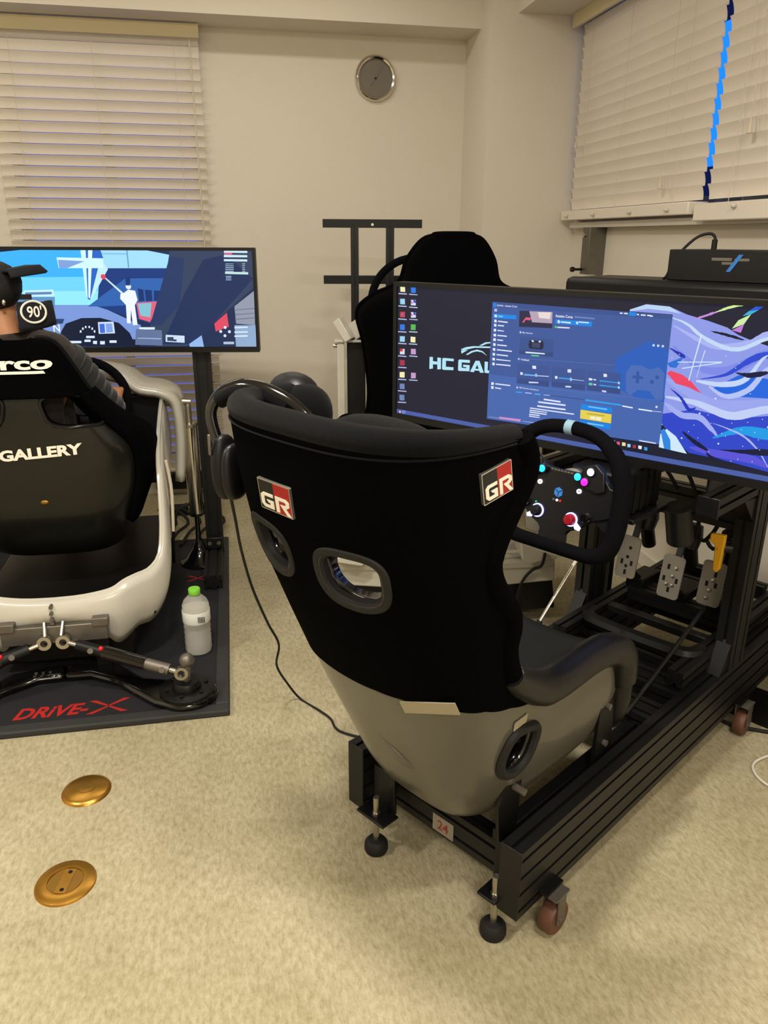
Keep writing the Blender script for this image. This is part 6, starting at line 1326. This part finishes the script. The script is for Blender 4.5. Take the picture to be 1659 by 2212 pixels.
# ------------------------------------------------------------------ back cockpit (frame T)
t=thing('t_stand',T,(-.27,.95,0),'black steel double-bar monitor stand against the cream back wall','monitor stand')
for b in (-.350,-.19):
    q=MB();extr(q,profile(.036,.036,1,1,g=.007,d=.006),(b,.95,.03),(b,.95,1.446),up=(0,1,0));q.part('post','black_profile',t,smooth=0)
for z in (1.444,1.203):
    q=MB();q.box(-.492,-.047,.935,.94,z,z+.036).box(-.492,-.047,.94,.975,z+.031,z+.036)
    q.part('bracket_bar','black_metal',t)
    for k in range(8): MB().box(-.465+k*.055,-.45+k*.055,.932,.9352,z+.002,z+.008).part('slot_tab','black_metal',t)
MB().cyl((-.27,.934,1.458),(-.27,.931,1.458),.006).part('bolt','steel',t)
MB().box(-.40,-.14,.80,1.1,0,.03).part('base_plate','black_metal',t,bev=.003)
BT=Bucket(
 [(.03,1.412),(.012,1.405),(.0,1.34),(-.005,1.25),(-.005,1.20),(.0,1.13),(.01,1.0),(.03,.8),(.06,.62),(.11,.48),(.2,.40),(.36,.37),(.5,.38)],
 [(.05,1.408),(.07,1.395),(.10,1.33),(.12,1.25),(.15,1.205),(.22,1.14),(.24,1.02),(.26,.84),(.28,.70),(.32,.62),(.38,.58),(.44,.55),(.5,.5)],
 [.045,.10,.150,.18,.27,.325,.30,.28,.29,.27,.26,.26,.24],p=.6,bc=-.025)
t=thing('racing_chair',T,(-.02,.1,.37),'black bucket seat with tall headrest behind the wide monitor','racing seat','racing seats')
o=BT.grid(0,12,90,60).part('seat_shell','fabric_black',t,smooth=60);solid(o,.03)
path=[BT.at(x,-1) for x in np.linspace(9,.5,50)]+[BT.at(.5,u) for u in np.linspace(-.98,.98,24)]+[BT.at(x,1) for x in np.linspace(.5,9,50)]
MB().tube(path,.012,8).part('edge_roll','fabric_black',t,smooth=80)
MB().ball((-.39,.08,.73),(.055,.10,.055),16,10).part('hip_bolster','fabric_black',t,smooth=80)
q=MB();q.prism([(-.32,.815),(-.262,.812),(-.195,.752),(-.195,.70),(-.32,.70)],lambda u,v,w:(u,-.10+w,v),-.003,.003);q.part('side_plate','white_metal',t)
for z in (.792,.762): MB().cyl((-.303,-.104,z),(-.303,-.106,z),.009).part('plate_hole','black_metal',t)
wc=Vector((-.105,.5,1.15));tau=math.radians(18);Yv=Vector((0,math.sin(tau),math.cos(tau)));Nv=Vector((0,-math.cos(tau),math.sin(tau)))
t=thing('steering_wheel',T,tuple(wc),'black round steering wheel showing beside the tall headrest','steering wheel','steering wheels')
MB().tube([wc+Vector((1,0,0))*.185*math.cos(a)+Yv*.185*math.sin(a) for a in np.linspace(0,2*PI,56,endpoint=False)],.016,10,closed=True).part('rim','alcantara',t,smooth=80)
MB().lathe([(.05,-.01),(.05,.012),(0,.014)],wc,Nv,20).part('hub','carbon',t)
for an in (0,PI,-PI/2): MB().bar(wc+(Vector((1,0,0))*math.cos(an)+Yv*math.sin(an))*.04,wc+(Vector((1,0,0))*math.cos(an)+Yv*math.sin(an))*.18,.03,.006,up=Nv).part('spoke','carbon',t)
MB().cyl(wc-Nv*.01,wc-Nv*.2,.03).part('column','black_metal',t)
MB().box(-.26,-.20,.53,.57,1.13,1.155).part('paddle_box','black_plastic',t)
# white frame at the side of that cockpit
t=thing('side_frame',T,(-.39,.32,0),'white upright frame post with two angled plates left of the back seat','frame')
MB().box(-.430,-.402,.30,.34,.03,1.02).part('post','white_paint',t,bev=.003)
MB().box(-.44,-.34,.25,.40,0,.03).part('foot','white_paint',t,bev=.003)
MB().box(-.392,-.32,.325,.35,.35,1.02).part('black_panel','black_plastic',t,bev=.004)
MB().box(-.44,-.32,.29,.35,1.02,1.03).part('top_plate','white_paint',t,bev=.002)
MB().bar((-.425,.31,1.105),(-.378,.29,1.03),.05,.032,up=(0,0,1)).part('angled_plate','white_paint',t,bev=.003)
MB().bar((-.36,.33,1.095),(-.332,.31,1.038),.05,.05,up=(0,0,1)).part('angled_plate','white_paint',t,bev=.003)
MB().box(-.385,-.33,.30,.34,1.03,1.045).part('clamp','black_metal',t,bev=.003)
MB().cyl((-.445,.32,1.005),(-.43,.32,1.005),.008).part('bolt','steel',t)
# white body of that cockpit
t=thing('racing_cockpit',T,(-.045,.3,.1),'white side pods of the back cockpit, seen past the black seat and through its hole','cockpit body')
TC=-.045
def pod(sx):
    m=lambda P:[(TC+sx*(u-TC),v) for u,v in P]
    F_=lambda u,v,w:(u,w,v)
    MB().prism(m([(.101,.256),(.113,.262),(.366,.277),(.376,.27),(.378,.186),(.18,.169),(.11,.192)]),F_,-.12,.10).part('side_tray','white_paint',t,bev=.006)
    MB().prism(m([(.100,.240),(.112,.262),(.366,.277),(.372,.258),(.343,.245)]),F_,-.128,-.12).part('tray_ledge','white_paint',t,bev=.003)
    h_=spline([(p[0],-.115,p[1]) for p in m([(.110,.255),(.112,.285),(.129,.301),(.19,.304),(.27,.306)])],24);MB().tube(h_,.008,8).part('grab_handle','white_paint',t,smooth=80)
    MB().prism(m([(.225,.372),(.308,.331),(.366,.310),(.364,.301),(.305,.290),(.259,.282),(.235,.30)]),F_,-.18,-.05).part('wedge_panel','white_paint',t,bev=.006)
    MB().bar((TC+sx*(.148-TC),0,.215),(TC+sx*(.268-TC),0,.302),.03,.022,up=(0,1,0)).part('diagonal_brace','white_paint',t)
    MB().prism(m([(.152,.299),(.19,.352),(.201,.347),(.201,.30)]),F_,.0,.03).part('gusset','white_paint',t)
    MB().prism(m([(.296,.453),(.326,.470),(.387,.395),(.368,.301),(.357,.293),(.313,.311)]),F_,.10,.135).part('side_fin','white_paint',t,bev=.006)
    MB().prism(m([(.126,.176),(.377,.186),(.395,.061),(.229,.05),(.13,.08)]),F_,-.10,.12).part('lower_box','black_plastic',t,bev=.006)
pod(1);pod(-1)
MB().box(TC-.33,TC+.33,.0,.95,.10,.125).part('floor_pan','black_metal',t)
MB().box(TC-.30,TC+.3,.05,.8,.03,.10).part('base_beam','black_metal',t,bev=.01)
MB().tube(spline([(.315,-.19,.33),(.305,-.19,.28),(.285,-.14,.24),(.25,-.13,.18),(.235,-.11,.05),(.23,-.12,.012)],20),.006,6).part('hanging_lead','black_rubber',t)
# ------------------------------------------------------------------ cabinet and box behind the wide monitor, cables at the right
t=thing('black_cabinet',R,(-.05,1.22,0),'long black cabinet with rounded top edge behind the wide monitor','cabinet')
MB().box(-.535,.62,1.20,1.25,.98,1.287).part('cabinet_top','black_plastic',t,bev=.018)
for b in (-.3,.45): MB().box(b-.03,b+.03,1.21,1.24,0,.985).part('leg','black_metal',t)
MB().box(-.45,.55,1.18,1.36,.0,.02).part('base','black_metal',t)
MB().box(-.52,.62,1.25,1.46,1.26,1.285).part('cabinet_shelf','black_plastic',t)
t=thing('equipment_box',R,(.04,1.33,1.287),'black box with pale lettering and blue slash on the black cabinet','box')
MB().box(-.205,.36,1.235,1.45,1.287,1.374).part('box_body','black_plastic',t,bev=.003)
q=MB()
for x0,x1,z0,z1 in ((-.075,-.018,1.345,1.353),(-.045,-.01,1.335,1.342),(-.010,.03,1.345,1.352)): q.box(x0,x1,1.2335,1.2352,z0,z1)
q.part('box_lettering','steel_dull',t,label='worn pale lettering')
MB().prism([(-.03,1.316),(-.018,1.316),(.012,1.362),(.0,1.362)],lambda u,v,w:(u,1.2325+w,v),0,.002).part('blue_slash','logo_blue',t,label='blue slash mark')
MB().box(.10,.14,1.30,1.36,1.374,1.384).part('top_connector','black_plastic',t)
MB().tube(spline([(-.115,1.33,1.374),(-.115,1.33,1.405),(-.13,1.325,1.418),(-.165,1.31,1.405),(-.205,1.29,1.355),(-.225,1.28,1.30),(-.23,1.27,1.288)],30),.0045,8).part('box_cable','black_rubber',t,smooth=80)
MB().cyl((-.115,1.33,1.372),(-.115,1.33,1.402),.008,n=10).part('plug','black_plastic',t)
MB().tube(spline([(1.62,-.40,.006),(1.56,-.37,.006),(1.50,-.33,.006),(1.46,-.24,.006),(1.44,-.12,.006),(1.5,.1,.006)],30),.006,8).top('floor_cable','black_rubber',L,(1.56,-.37,.0),'black cable on the carpet beside the far caster','cable',smooth=80)
MB().tube(spline([(1.62,-.66,.005),(1.50,-.65,.005),(1.44,-.61,.005),(1.43,-.55,.005),(1.47,-.50,.005),(1.6,-.47,.005)],30),.004,8).top('white_cable','white_metal',L,(1.5,-.58,0),'white cable loop on the carpet at the right edge','cable',smooth=80)
